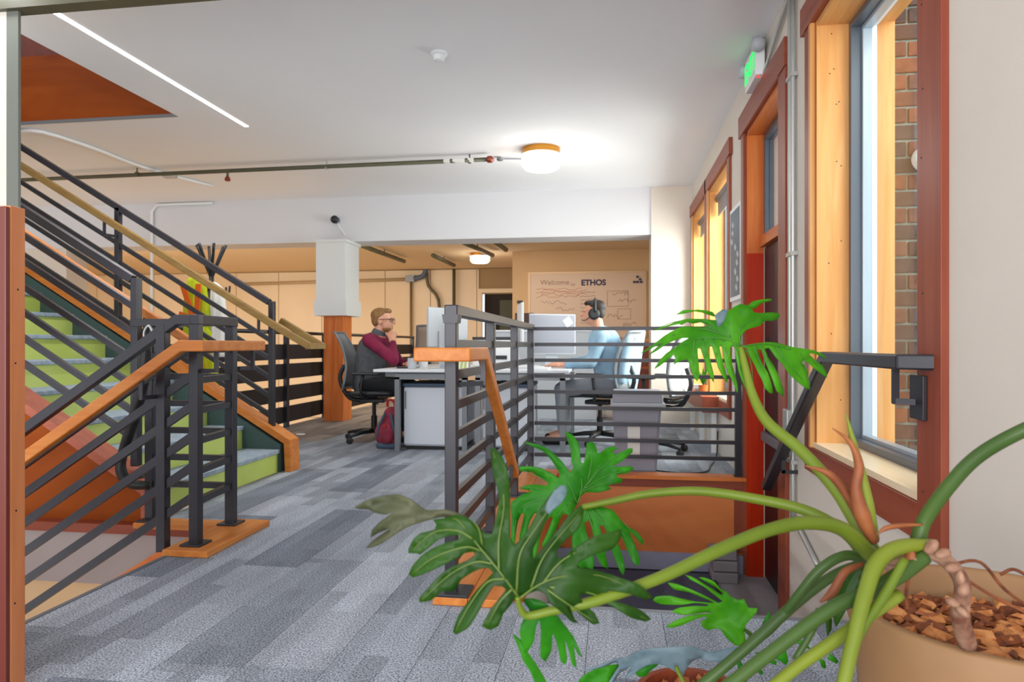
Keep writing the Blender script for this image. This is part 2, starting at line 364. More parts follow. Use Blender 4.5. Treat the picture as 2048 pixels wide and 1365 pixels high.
cb = thing('trim_2', (-.52, 3.7, 0), 'orange wooden curb cap under the left entrance railing', 'trim', kind='structure')
MB().box((-.65, 2.42, .001), (-.52, 4.9, .03)).build('board', M['hany'], cb, bevel=.003)
MB().box((-.518, 2.42, .001), (-.39, 4.9, .03)).build('board', M['hany'], cb, bevel=.003)
MB().box((-.405, 2.5, -.2), (-.39, 4.9, 0)).build('skirt', M['orgy'], cb)
# right wall with openings: y0,y1,z0,z1
ops = [(2.19, 3.295, .48, 2.425), (3.92, 4.925, -.65, 2.42), (5.62, 6.75, .48, 2.43), (6.97, 8.05, .48, 2.43)]
wr = MB(); ycur = -.6
def wbox(y0, y1, z0, z1):
    if y1 > y0 and z1 > z0: wr.box((WX, y0, z0), (OX, y1, z1))
for y0, y1, z0, z1 in ops:
    wbox(ycur, y0, -.8, ZC); wbox(y0, y1, -.8, z0-.01*(z0 < 0)); wbox(y0, y1, z1, ZC); ycur = y1
wbox(ycur, 16.6, -.8, ZC)
wall_right = struct('wall_right', wr, M['wall'], 'pale wall on the right with windows and the exit door', 'wall')
c_ = MB()
for a, b in (((-3.5, -.6, ZC), (OX, 5.1, 3.0)), ((-17, 5.1, ZC), (OX, BY+.42, 3.0)), ((-17, -.6, ZC), (-3.5, 2.9, 3.0)), ((-17, 2.9, ZC), (-8, 5.1, 3.0))): c_.box(a, b)
ceiling = struct('ceiling', c_, M['ceil'], 'flat pale grey ceiling with stair opening at left', 'ceiling')
struct('ceiling', MB().box((-17, BY+.42, ZC), (OX, 16.6, 3.0)), M['tanceil'], 'tan ceiling of the far room beyond the beam', 'ceiling')
# upper stairwell shaft
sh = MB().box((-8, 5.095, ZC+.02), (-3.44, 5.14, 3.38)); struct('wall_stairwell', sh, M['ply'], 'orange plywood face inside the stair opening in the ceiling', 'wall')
sh = MB().box((-3.5, 2.86, 3.0), (-3.45, 5.1, 4.6)).box((-8, 5.14, 3.38), (-3.44, 5.3, 4.6)).box((-8.1, 2.8, 4.6), (-3.4, 5.4, 4.7)).box((-8, 2.84, 3.0), (-3.44, 2.9, 4.6)).box((-8.1, 2.84, 3.0), (-8, 5.2, 4.6))
struct('wall_stairwell', sh, M['plyd'], 'dark red walls above the plywood in the stair opening', 'wall')
MB().box((-8, 5.085, ZC-.004), (-3.5, 5.1, ZC+.02)).build('trim_3', M['grey'], kind='structure', label='thin grey edge of the ceiling opening', cat='trim')
# beam, pilaster, end wall
struct('beam', MB().box((-17, BY, 2.25), (.45, BY+.42, ZC)), M['beam'], 'wide pale dropped beam crossing the room', 'beam')
struct('pilaster', MB().box((.45, BY-.02, 0), (WX, BY+.45, ZC)), M['wall'], 'bright white pilaster in the corner under the beam end', 'pilaster')
struct('wall_left', MB().box((-17, BY+.02, -3), (-7.28, BY+.4, 2.25)), M['wall'], 'pale wall behind the stairs below the beam', 'wall')
struct('wall_left', MB().box((-17.1, -.6, -3), (-17, 16.6, ZC)), M['beige'], 'far left outer wall of the big room', 'wall')
# back beige wall of panels
wb_ = thing('wall_back', (-9, 16.45, -3), 'far beige panelled wall with pipes across it', 'wall', kind='structure')
MB().box((-17, 16.5, -3), (-3.2, 16.6, 2.9)).box((-3.2, 16.5, 2.2), (-2.3, 16.6, 2.9)).box((-2.3, 16.5, -3), (-1.8, 16.6, 2.9)).build('backing', M['beige2'], wb_)
x = -17
while x < -1.9:
    w = random.choice([1.17, 1.17, .5])
    for z0, z1 in ((-3, -.9), (-.9, .9), (.9, ZC)):
        if x+w > -3.25 and z0 < 2.2:
            if x < -3.25: MB().box((x+.008, 16.46, z0+.008), (-3.25, 16.5, z1-.008)).build('panel', M['beige'], wb_)
            continue
        MB().box((x+.008, 16.46, z0+.008), (min(x+w, -1.9)-.008, 16.5, z1-.008)).build('panel', M['beige'], wb_)
    x += w
struct('wall_whiteboard', MB().box((-1.98, 13.5, 0), (WX, 13.6, ZC)).box((-1.98, 13.6, 0), (-1.88, 16.46, ZC)), M['tan'], 'tan wall carrying the whiteboard', 'wall')
struct('floor', MB().box((-17, -.6, -3.1), (-3.78, 16.6, -3)).box((-3.78, 1, -3.1), (SX, 4.9, -3)), M['lowbeige'], 'pale floor of the level below', 'floor')
struct('floor', MB().box((-3.78, 13.61, -.1), (-1.9, 16.46, 0)), M['land'], 'floor strip in front of the far doorway', 'floor')
struct('wall_void', MB().box((-3.8, 4.97, -3), (-3.78, 16.4, 0)), M['fascia'], 'edge face below the slatted guard rail', 'wall')
# far doorway
d2 = thing('door_2', (-2.8, 16.48, 0), 'dark far doorway with a white frame beside the tan wall', 'door', kind='structure')
MB().box((-3.28, 16.4, 0), (-3.16, 16.5, 2.32)).build('jamb', M['beige'], d2)
MB().box((-3.16, 16.4, 2.22), (-2.0, 16.5, 2.32)).build('head', M['beige'], d2)
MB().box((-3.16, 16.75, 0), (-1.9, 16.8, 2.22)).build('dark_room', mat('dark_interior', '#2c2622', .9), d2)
MB().box((-2.75, 16.6, .0), (-2.35, 16.65, 2.05)).build('leaf', mat('dark_green_door', '#4a4a3c', .7), d2)
# column
cl = thing('column', (-3.43, 8.2, 0), 'orange timber column with a white boxed upper half', 'column', kind='structure')
MB().box((-3.56, 8.06, .0), (-3.3, 8.34, 1.33)).build('timber', M['orgz'], cl, bevel=.006)
MB().box((-3.63, 8.0, 1.5), (-3.25, 8.46, 2.25)).build('boxed_wrap', M['gwhite'], cl)
MB().box((-3.65, 7.98, 1.31), (-3.23, 8.48, 1.5)).build('wrap_collar', M['gwhite'], cl)
MB().box((-3.65, 7.98, 2.215), (-3.23, 8.48, 2.25)).build('wrap_head', M['gwhite'], cl)
# steel frame at upper left
struct('steel_beam', MB().box((-3.3, 2.93, 2.59), (WX, 3.01, 2.66)).box((-3.3, 2.96, 2.66), (WX, 2.98, ZC)), M['olive'], 'dark olive steel beam under the ceiling at top left', 'beam')
struct('steel_column', MB().box((-2.95, 2.96, 1.0), (-2.885, 2.975, 2.59)), mat('grey_green_steel', '#6c7068', .5), 'grey green steel column at the left edge of the photo', 'column')
struct('wall_corner', MB().box((-3.6, 2.96, 1.0), (-2.951, 3.0, 2.59)), M['wall'], 'narrow white wall strip at the left edge', 'wall')
# newel post nearest camera
nw = thing('newel_post', (-1.64, 1.66, 0), 'orange wooden newel post at the left edge nearest the camera', 'post')
MB().box((-1.78, 1.617, 0), (-1.60, 1.665, 1.325)).build('post', M['pink'], nw, bevel=.003)
MB().box((-1.9, 1.603, 0), (-1.60, 1.6165, 1.32)).build('front_board', mat('dark_red_board', '#6c2c20', .4), nw, bevel=.003)
MB().box((-2.3, 1.605, 0), (-1.901, 1.66, 1.32)).build('side_board', M['redz'], nw)
for z in (.25, .5, .9, 1.1): MB().lathe((-1.6, 1.64+.01*math.sin(z*20), z), [(.0025, -.002), (.0025, .0012)], 8, axis='x').build('screw', M['dark'], nw)
# downstairs fascia, skirt, lower stairs
struct('trim_4', MB().box((-4.4, 3.29, -.33), (-1.96, 3.32, -.05)), M['fascia'], 'warm grey fascia of the stairwell edge', 'trim')
struct('trim_5', MB().box((-4.4, 3.26, -.05), (-1.8, 3.34, .0)), M['redx'], 'dark red trim board along the stairwell edge', 'trim')
struct('wall_lower', MB().box((-4.4, 3.36, -3), (SX, 3.4, -.33)), M['lowbeige'], 'beige wall of the level below seen through the stairwell', 'wall')
struct('wall_lower', MB().box((SX, 1.85, -3), (SX+.05, 3.4, -.3)), M['wall'], 'wall under the floor edge of the stairwell', 'wall')
dn = thing('lower_stairs', (-3, 2.4, -3), 'flight of stairs going down at left below the camera side rail', 'stairs')
for i in range(9):
    x1 = SX-.02-.285*i; z = -.17*(i+1)
    MB().box((x1-.285, 1.87, z-.04), (x1, 2.86, z)).build('tread', M['sill'], dn)
    MB().box((x1-.012, 1.87, z), (x1, 2.86, z+.129)).build('riser', M['green'], dn)
zs = lambda x: .0+(x+1.96)*.62
MB().prism([(-1.99, .0), (-2.08, -.008), (-4.4, zs(-4.4)+.08), (-4.4, zs(-4.4)-.2), (-2.1, -.25), (-1.99, -.2)], 2.87, 2.91, 'y').build('stringer', M['orgx'], dn)
uc = thing('trim_6', (-1.95, 3.1, 0), 'orange cap board under the short railing return', 'trim', kind='structure')
MB().box((-2.0, 2.80, .001), (-1.78, 3.36, .03)).build('cap_board', M['hany'], uc, bevel=.003)
MB().box((-2.45, 3.20, .001), (-2.0, 3.32, .03)).build('cap_board', M['hanx'], uc, bevel=.003)
# ================================================================ windows and door in the right wall
def window(n, y0, y1, z0, z1, label, near_trim=.15, shade=False, sash=False):
    w = thing('window_%d' % n, (1.05, (y0+y1)/2, z0), label, 'window', kind='structure')
    t = .024
    MB().box((WX-.001, y1-t, z0+t), (OX, y1, z1-t)).build('far_jamb', M['yelz'], w)
    MB().box((WX-.001, y0, z0+t), (OX, y0+t, z1-t)).build('near_jamb', M['yelz'], w)
    MB().box((WX-.001, y0, z1-t), (OX, y1, z1)).build('head_lining', M['yely'], w)
    MB().box((WX-.012, y0, z0), (OX, y1, z0+t)).build('sill_board', M['sill'], w)
    a, b, c, d = y0+t, y1-t, z0+t, z1-t
    def ring(nm, x0, x1, th, m, a=a, b=b, c=c, d=d):
        MB().box((x0, a, c), (x1, a+th, d)).box((x0, b-th, c), (x1, b, d)).box((x0, a+th, c), (x1, b-th, c+th)).box((x0, a+th, d-th), (x1, b-th, d)).build(nm, m, w, bevel=.002)
    ring('window_frame', 1.055, 1.10, .03, M['frame'])
    ring('sash', 1.10, 1.14, .045, M['framel'])
    ring('glazing_bead', 1.14, 1.165, .03, M['white'])
    MB().box((1.118, a+.04, c+.04), (1.124, b-.04, d-.04)).build('pane', M['glass'], w)
    x0, x1 = WX-.022, WX-.0005
    MB().box((x0, y1, z0-.115), (x1, y1+.10, z1)).build('far_casing', M['redz'], w, bevel=.002)
    MB().box((x0, y0-near_trim, z0-.115), (x1, y0, z1)).build('near_casing', M['redz'], w, bevel=.002)
    MB().box((x0-.002, y1-.002, z0), (x0+.018, y1+.026, z1)).build('jamb_edge', M['yelz'], w)
    MB().box((x0, y0, z0-.115), (x1, y1, z0-.002)).build('apron_board', M['redy'], w, bevel=.002)
    MB().box((x0-.008, y0-near_trim-.05, z1), (x1, y1+.15, z1+.13)).build('head_casing', M['redy'], w, bevel=.002)
    if shade:
        MB().lathe((1.0, y0+t, z1-.09), [(.035, 0), (.035, y1-y0-2*t)], 16, axis='y').build('roller_shade', M['frame'], w, smooth=False)
        MB().box((.99, y0+.05, z1-.26), (1.0, y1-.05, z1-.09)).build('shade_fabric', M['grey'], w)
    return w
w1 = window(1, *ops[0], 'large orange framed window beside the dark handrail')
for y, z in ((3.2, 2.3), (3.2, 2.12), (3.2, 1.9), (3.2, 1.6), (3.2, 1.35), (3.2, 1.1), (3.2, .8), (3.2, .62)):
    pass
kn = MB()
for z in (2.36, 2.2, 2.18, 2.05, 2.04, 1.78, 1.76, 1.42, 1.32, 1.0, .88, .7):
    xx = 1.0+.03*math.sin(z*37); kn.lathe((xx, 3.2705, z), [(.0028, -.0007), (.0028, .0004)], 8, axis='y')
kn.build('nail_hole', M['dark'], w1)
kn = MB()
for z in (2.2, 1.95, 1.7, 1.5, 1.1, .75, .52): kn.lathe((WX-.0225, 2.16+.01*math.sin(z*21), z), [(.0028, -.0006), (.0028, .0006)], 8, axis='x')
kn.build('screw_hole', M['dark'], w1)
window(2, *ops[2], 'middle window with a rolled grey shade right of the poster', .1, True)
window(3, *ops[3], 'far window with a rolled grey shade next to the pilaster', .1, True)
# outside brick reveal
bw = thing('brick_reveal', (1.5, 3.4, .3), 'weathered red brick reveal outside the large window', 'brick wall')
MB().box((1.26, 3.325, .2), (2.0, 3.45, 2.7)).build('mortar', M['mort'], bw)
z = .22; r = 0
while z < 2.62:
    x = 1.25
    xs = [(0, .2), (.21, .41), (.42, .62)] if r % 2 == 0 else [(0, .065), (.075, .17), (.18, .38), (.39, .59)]
    for a, b in xs: MB().box((x+a, 3.312+random.uniform(-.004, .004), z), (x+b, 3.36, z+.064)).build('brick', random.choice(BR), bw, bevel=.004)
    z += .0755; r += 1
ol = thing('bulkhead_lamp', (1.38, 3.31, 1.74), 'white round lamp on the brick outside the large window', 'lamp')  # solid disc standing in for the ceiling light mirrored in the pane
MB().lathe((1.38, 3.31, 1.78), [(.045, 0), (.055, -.02), (.055, -.07), (.045, -.085)], 20, axis='y').build('cover', M['white'], ol, smooth=False)
MB().lathe((1.38, 3.31, 1.765), [(.03, -.084), (.02, -.095)], 20, axis='y').build('lens', M['yelz'], ol)  # warm lower part of the same mirrored ceiling light
# exit door
y0, y1, z0, z1 = ops[1]
dr = thing('door_1', (1.03, 4.42, -.65), 'dark exit door with a clear transom at the lower landing', 'door', kind='structure')
MB().box((WX-.001, y1-.024, z0), (1.03, y1, z1)).build('far_jamb', M['orgz'], dr)
MB().box((WX-.003, y1-.03, z0), (1.028, y1-.024, 1.58)).build('jamb_liner', M['jred'], dr)  # red strip imitating sun and shade on the lower jamb
MB().box((WX-.001, y0, z0), (1.03, y0+.024, z1)).build('near_jamb', M['orgz'], dr)
MB().box((WX-.001, y0, z1-.024), (1.03, y1, z1)).build('head_lining', M['orgy'], dr)
MB().box((WX-.022, y1, z0), (WX-.0005, y1+.09, z1)).build('far_casing', M['redz'], dr, bevel=.002)
MB().box((WX-.022, y0-.16, z0), (WX-.0005, y0, z1)).build('near_casing', M['redz'], dr, bevel=.002)
MB().box((WX-.03, y0-.17, z1), (WX-.0005, y1+.15, z1+.15)).build('head_casing', M['redy'], dr, bevel=.002)
MB().box((1.0, y0+.024, 1.62), (1.09, y1-.024, 1.69)).build('transom_bar', M['orgy'], dr)
for yy in ((y0+.024, y0+.06), (y1-.06, y1-.024)): MB().box((1.03, yy[0], 1.69), (1.09, yy[1], z1-.024)).build('transom_frame', M['frame'], dr)
MB().box((1.03, y0+.06, z1-.07), (1.09, y1-.06, z1-.024)).build('transom_frame', M['frame'], dr)
MB().box((1.055, y0+.06, 1.69), (1.061, y1-.06, z1-.07)).build('pane', M['glass'], dr)
lf_ = MB().box((1.035, y0+.026, -.64), (1.085, y1-.026, 1.615)).build('leaf', mat('dark_brown_door', '#1d191b', .4), dr, bevel=.003)
MB().box((1.085, y0, 1.72), (1.25, y0+.01, z1)).build('outer_reveal', M['white'], dr)
MB().box((1.0, 4.0, .3), (1.035, 4.86, .36)).build('panic_bar', M['grey'], dr, bevel=.004)
MB().lathe((.98, 4.02, .33), [(.03, 0), (.03, .055)], 16, axis='x').build('door_knob', M['dark'], dr)
MB().box((1.03, 4.78, .8), (1.036, 4.86, 1.0)).build('door_plate', M['dark'], dr)
# ================================================================ STAIRS AND RAILINGS
RX, RT, X0 = .17, .285, -2.47
up = thing('upper_stairs', (X0, 4.0, 0), 'straight staircase with lime green risers rising to the left', 'stairs')
for i in range(17):
    x = X0-RT*i; z = RX*(i+1)
    MB().box((x-.02, 3.4, RX*i), (x, 4.78, z-.028)).build('riser', M['green'], up)
    MB().box((x-RT-.004, 3.4, z-.03), (x+.018, 4.78, z)).build('tread', M['tread'], up, bevel=.006)
sl = RX/RT; XE = -7.4
def line(x, off): return off+(X0-x)*sl
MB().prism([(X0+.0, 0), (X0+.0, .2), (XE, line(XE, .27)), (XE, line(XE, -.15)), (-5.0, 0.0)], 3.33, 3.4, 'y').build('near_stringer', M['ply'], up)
MB().prism([(X0+.02, 0), (X0+.02, .2), (XE, line(XE, .27)), (XE, line(XE, -.15)), (-3.1, 0.0)], 4.78, 4.80, 'y').build('wall_skirt', M['teal'], up)
MB().prism([(X0+.02, 0), (X0+.02, .2), (XE, line(XE, .27)), (XE, line(XE, -.15)), (-3.1, 0.0)], 4.8, 4.92, 'y').build('far_stringer', M['teal'], up)
for ya, yb, dz in ((3.27, 3.42, .05), (4.79, 4.94, 0)):
    MB().mbar([(X0+.045+dz*-.2+.03*(ya > 4), (ya+yb)/2, .0), (X0+.045-.01+.03*(ya > 4), (ya+yb)/2, .225-dz), (XE, (ya+yb)/2, line(XE, .295-dz))], yb-ya, .045, up=(0, 1, 0) if 0 else (1, 0, .01)).build('stringer_cap', M['redcap'] if ya < 4 else M['hanx'], up)
ST = .042
def post(mb, x, y, z0, z1, w=ST): mb.box((x-w/2, y-w/2, z0), (x+w/2, y+w/2, z1))
def plate(x, y, z, par, w=.1): MB().box((x-w/2, y-w/2, z), (x+w/2, y+w/2, z+.01)).build('base_plate', M['steel'], par, bevel=.002)
# sloped railings of the upper stairs
def stair_rail(y, xpost, name, lab, posts, xe, ztop, nb=6, sp=.142):
    r = thing(name, (xpost, y, .2), lab, 'railing')
    tz = lambda x, o=0: ztop+(xpost-x)*sl-o
    MB().bar((xpost-.02, y, tz(xpost-.02)), (xe, y, tz(xe)), .042, .045).build('top_rail', M['steel'], r, bevel=.003)
    for k in range(1, nb+1): MB().bar((xpost, y, tz(xpost, k*sp)), (xe, y, tz(xe, k*sp)), .024, .032).build('rail_bar', M['steel'], r)
    for px in posts:
        zb = line(px, .235+.02) if px < X0 else .25
        MB().box((px-ST/2, y-ST/2, zb), (px+ST/2, y+ST/2, tz(px)+(.02 if px == xpost else 0))).build('post', M['steel'], r, bevel=.003)
    plate(xpost, y, .235, r)
    return r
stair_rail(3.345, -2.54, 'stair_railing', 'dark steel railing on the camera side of the green stairs', (-2.54, -4.1), -6.8, 1.29)
stair_rail(4.865, -2.56, 'stair_railing', 'dark steel railing on the far side of the green stairs', (-2.56, -3.85, -5.2), -6.8, 1.26)
def hrail(name, lab, pts, m, w=.045, h=.04, br=(), up=(0, 0, 1)):
    r = thing(name, pts[0], lab, 'handrail')
    MB().mbar(pts, w, h).build('grip', m, r, bevel=.006)
    for b in br:
        bm_ = MB()
        for i_, (p_, q_) in enumerate(zip(b, b[1:])):
            p_, q_ = Vector(p_), Vector(q_); dd = (q_-p_).normalized(); bm_.bar(p_-dd*(.007 if i_ else 0), q_+dd*.007, .014, .018, up=(1, 0, 0) if abs(dd.z) > .7 and abs(dd.x) < .5 else (0, 0, 1) if abs(dd.z) < .7 else (0, 1, 0))
        bm_.build('bracket', M['steel'], r)
    return r
# far golden handrail, near orange handrail on the upper stairs
hrail('handrail', 'golden wooden handrail on the far side of the green stairs', [(-2.38, 4.86+.14, 1.03), (-2.22, 5.0, .94), (-2.2, 4.74, .94), (-2.42, 4.74, 1.06), (-6.7, 4.74, 1.06+4.28*sl)][2:], M['brasswood'], .045, .05, br=[[(-2.6, 4.74, 1.15), (-2.6, 4.74, 1.05), (-2.58, 4.845, 1.05)], [(-3.87, 4.74, 1.905), (-3.87, 4.74, 1.8), (-3.85, 4.845, 1.8)]])
hrail('handrail', 'orange wooden handrail on the camera side of the green stairs', [(-2.28, 3.47, .95), (-6.6, 3.47, .95+4.32*sl)], M['hanx'], .045, .045, br=[[(-2.58, 3.47, 1.115), (-2.58, 3.47, 1.03), (-2.56, 3.366, 1.03)]])
g_ = bpy.data.objects['handrail']
MB().mbar([(-2.205, 4.72, .94), (-2.205, 4.99, .94)], .045, .045).mbar([(-2.20, 4.985, .935), (-2.55, 4.985, 1.14)], .045, .045).build('return_piece', M['brasswood'], g_, bevel=.004)
# U-shaped railing around the stairwell end + downward slope
ur = thing('stairwell_railing', (-1.9, 2.9, 0), 'dark steel railing wrapping the head of the descending stairs', 'railing')
for x, y, z0 in ((-1.9, 2.9, .03), (-2.065, 2.9, -.04), (-1.94, 3.26, .03), (-2.39, 3.26, .03)):
    MB().box((x-.023, y-.022, z0), (x+.023, y+.022, 1.045)).build('post', M['steel'], ur, bevel=.003)
    if z0 > 0: plate(x, y, .03, ur)
TZ = 1.066; dsl = .655
MB().mbar([(-1.875, 2.9, TZ), (-1.99, 2.9, TZ), (-4.3, 2.9, TZ-2.31*dsl)], .042, .045).build('top_rail', M['steel'], ur, bevel=.003)
MB().mbar([(-1.9, 2.88, TZ), (-1.94, 3.285, TZ)], .048, .045).build('top_rail', M['steel'], ur, bevel=.003)
MB().bar((-1.918, 3.26, TZ), (-2.52, 3.29, TZ), .042, .04).build('top_rail', M['steel'], ur, bevel=.003)
for k in range(1, 7):
    z = TZ-.14*k
    MB().bar((-1.9, 2.92, z), (-1.94, 3.24, z), .03, .03).build('rail_bar', M['steel'], ur)
    MB().bar((-1.96, 3.26, z), (-2.37, 3.26, z), .03, .03).build('rail_bar', M['steel'], ur)
    MB().bar((-1.92, 2.9, z+.02), (-4.3, 2.9, z+.02-2.38*dsl), .026, .036).build('rail_bar', M['steel'], ur)
hrail('handrail', 'orange wooden handrail descending in front of the stairwell railing', [(-1.81, 3.33, .945), (-1.81, 2.80, .945), (-1.90, 2.80, .945), (-4.2, 2.80, .945-2.3*dsl)], M['hanx'], .045, .05,
      br=[[(-1.81, 3.24, .92), (-1.81, 3.24, .83), (-1.875, 3.255, .83)], [(-1.81, 2.92, .92), (-1.81, 2.92, .83), (-1.875, 2.91, .83)], [(-2.1, 2.80, .79), (-2.1, 2.80, .71), (-2.09, 2.875, .71)]])
# entrance railing: left run + back run
er = thing('entrance_railing', (-.59, 3.7, .03), 'dark steel railing running along the left edge of the entrance steps', 'railing')
for i, y in enumerate((2.48, 3.3, 4.12, 4.95)):
    MB().box((-.59-.024, y-.022, .03), (-.59+.02, y+.022, 1.06)).build('post', M['steel'], er, bevel=.003)
    if i < 3: plate(-.58, y, .03, er, .12)
MB().bar((-.59, 2.455, 1.078), (-.59, 4.97, 1.078), .05, .04).build('top_rail', M['steel'], er, bevel=.004)
MB().prism([(-.617, 1.03), (-.565, 1.03), (-.56, 1.062), (-.622, 1.062)], 2.45, 2.51, 'y').build('rail_cap', M['steel'], er)
for k in range(1, 9):
    MB().bar((-.59, 2.5, 1.067-.115*k), (-.59, 4.93, 1.067-.115*k), .022, .034).build('rail_bar', M['steel'], er)
eb = thing('entrance_railing', (.2, 4.95, .03), 'dark steel railing of nine bars across the back of the entrance well', 'railing')
for k in range(0, 9):
    z = 1.067-.115*k; MB().bar((-.565, 4.97, z), (.865, 4.97, z), .025, .026).build('rail_bar', M['steel'], eb)
MB().box((.85, 4.945, .03), (.89, 4.99, 1.08)).build('post', M['steel'], eb, bevel=.003); plate(.87, 4.965, .028, eb, .06)
hrail('handrail', 'orange wooden handrail at the left of the entrance steps', [(-.70, 2.36, .915), (-.515, 2.38, .915), (-.50, 2.62, .915), (-.50, 3.5, .28)], M['hany'], .04, .05,
      br=[[(-.5, 2.62, .89), (-.5, 2.62, .80), (-.57, 2.52, .80)], [(-.5, 3.36, .35), (-.5, 3.36, .28), (-.57, 3.31, .28)]])
hd = hrail('handrail', 'dark steel handrail descending past the large window', [(WX-.005, 2.10, .90), (.84, 2.14, .90), (.84, 2.86, .90), (.84, 3.93, .165)], M['steel'], .05, .045,
      br=[[(.842, 2.2, .88), (.842, 2.2, .78), (.895, 2.17, .78)], [(.85, 3.6, .37), (.85, 3.6, .31), (.915, 3.6, .31)]])
MB().box((.885, 2.12, .73), (.897, 2.21, .86)).build('wall_plate', M['steel'], hd, bevel=.002)
# guard rail of dark boards over the void
gr = thing('board_guardrail', (-3.75, 8.5, 0), 'guard rail of wide dark boards beside the timber column', 'railing')
for z0, z1 in ((.05, .235), (.3, .475), (.555, .73), (.78, .955)):
    for a, b in ((5.05, 7.36), (7.42, 8.42), (8.46, 10.4), (10.46, 12.4)): MB().box((-3.765, a, z0), (-3.735, b, z1)).build('board', M['brdpurp'], gr)
for y in (5.1, 7.39, 8.44, 10.43, 12.4): MB().box((-3.735, y-.03, 0), (-3.69, y+.03, 1.08)).build('post', M['steel'], gr)
MB().tube([(-3.71, 5.05, 1.09), (-3.71, 12.45, 1.09)], .022, 10).build('top_rail', M['steel'], gr, smooth=True)
# ================================================================ CEILING FIXTURES
MB().box((-3.1, 2.6, ZC-.004), (-3.063, 5.42, ZC-.0005)).build('slot_light', M['slot'], label='long thin recessed slot light in the ceiling at upper left', cat='light')
def drum(x, y, z, r, lab, power, col=(1, .93, .82), gname='ceiling_light'):
    t = thing(gname, (x, y, z), lab, 'light')
    MB().lathe((x, y, z), [(r*.98, 0), (r*.98, -.06)], 40).build('brass_ring', M['brass'], t)
    MB().lathe((x, y, z), [(r, -.06), (r, -.155), (r*.93, -.156), (r*.93, -.17), (r*.8, -.195), (.001, -.2)], 40).build('glass_drum', M['glow'], t, smooth=False)
    l = bpy.data.lights.new('lamp', 'POINT'); l.energy = power; l.color = col; l.shadow_soft_size = r
    o = bpy.data.objects.new('lamp_glow', l); COL.objects.link(o); o.location = (0, 0, -.26); o.parent = t; return t
p = P(1082, 300, 1365*(ZC-CZ)/(690-298)); drum(p.x, p.y, ZC, .185, 'lit round ceiling light with a brass ring above the desks', 11)
p = P(960, 508, 1365*(ZC-CZ)/(690-507)); drum(p.x, p.y, ZC, .2, 'small lit round ceiling light in the far tan room', 14)
# detector
p = P(878, 104, 1365*(ZC-CZ)/(690-106)); t = thing('smoke_detector', (p.x, p.y, ZC), 'small white round detector on the ceiling', 'detector')
MB().lathe((p.x, p.y, ZC), [(.052, 0), (.052, -.012), (.04, -.02), (.034, -.05), (.02, -.056), (.001, -.057)], 24).build('body', M['white'], t)
# sprinkler pipe
sp = thing('sprinkler_pipe', (-1.3, 6.55, 2.75), 'olive sprinkler pipe hanging under the ceiling ending near the lamp', 'pipe')
a = Vector((-1.17, 6.5, 2.745)); b = Vector((-8.2, 6.6, 2.745))
MB().tube([a, b], .021, 12).build('pipe', M['olive'], sp, smooth=True)
MB().lathe(a, [(.03, -.03), (.034, -.015), (.034, .015), (.02, .03)], 14, axis='x').build('end_cap', M['copper'], sp)
for x in (-1.38, -2.85, -4.95, -6.6):
    rod = MB().tube([(x, 6.53, 2.745), (x, 6.53, ZC)], .007, 8).build('hanger_rod', M['galv'] if x == -2.85 else M['olive'], sp)
    MB().lathe((x, 6.53, 2.745), [(.026, -.012), (.026, .012)], 14, axis='x').build('hanger_clamp', M['galv'] if x == -2.85 else M['olive'], rod)
MB().tube([(-3.93, 6.54, 2.735), (-3.93, 6.54, 2.69)], .012, 8).build('sprinkler_drop', M['olive'], sp)
MB().lathe((-3.93, 6.54, 2.65), [(.006, -.012), (.022, -.01), (.03, 0), (.026, .02), (.013, .04)], 14).build('sprinkler_head', M['copper'], sp)
wp = MB()
for x, w in ((-1.36, .03), (-1.48, .06), (-1.6, .03)): wp.tube([(x-w, 6.505, 2.748), (x+w, 6.5, 2.742)], .0225, 12)
wp.build('white_tape', M['paper'], sp)
# cable + junction to lamp
p = P(1000, 312, 6.75); q = P(1043, 306, 6.75)
jb = thing('junction_box', (p.x, p.y, 2.79), 'small ceiling junction box with a cable to the round light', 'junction box')
MB().sph((p.x, p.y, 2.785), (.035, .035, .018)).build('box', M['grey'], jb, smooth=True)
MB().tube([(p.x, p.y, 2.79), ((p.x+q.x)/2, q.y, 2.795), (q.x, q.y, 2.79)], .006, 8, 4).build('cable', M['grey'], jb)
# white/galvanised conduit at upper left
cd = thing('conduit', (-4, 5.5, 2.78), 'pale conduit bending across the ceiling behind the stair railing', 'conduit')
pts = [P(30, 243, 5.9), P(85, 246, 5.9), P(190, 280, 6.4), P(262, 305, 6.9), P(340, 337, 7.4), P(425, 367, 7.9)]
for q in pts: q.z = 2.79
MB().tube(pts, .016, 8, 3).build('conduit', M['white'], cd, smooth=True)
q = pts[4]; MB().box(q-Vector((.07, .04, .03)), q+Vector((.07, .04, .018))).build('conduit_body', M['galv'], cd, bevel=.01)
e = PY(425, 368, BY-.03); e.z = 2.785
MB().tube([e, (-5.9, BY-.03, 2.785), (-5.98, BY-.03, 2.7), (-5.98, BY-.03, 1.6), (-5.98, BY-.03, -.5)], .018, 8).build('conduit', M['white'], cd, smooth=True)
# camera/speaker on the beam
t = PY(671, 440, BY-.04); o = thing('dome_camera', t, 'small dark dome camera on the beam above the column', 'camera')
MB().sph(t+Vector((0, -.03, 0)), .05).build('dome', M['black'], o, smooth=True)
MB().lathe(t+Vector((0, .04, 0)), [(.04, -.05), (.045, 0)], 16, axis='y').build('mount', M['grey'], o)
e1 = PY(690, 470, BY-.01); MB().tube([t+Vector((.03, 0, -.04)), (t+e1)/2+Vector((0, 0, -.01)), e1], .006, 6, 4).build('cable', M['white'], o)
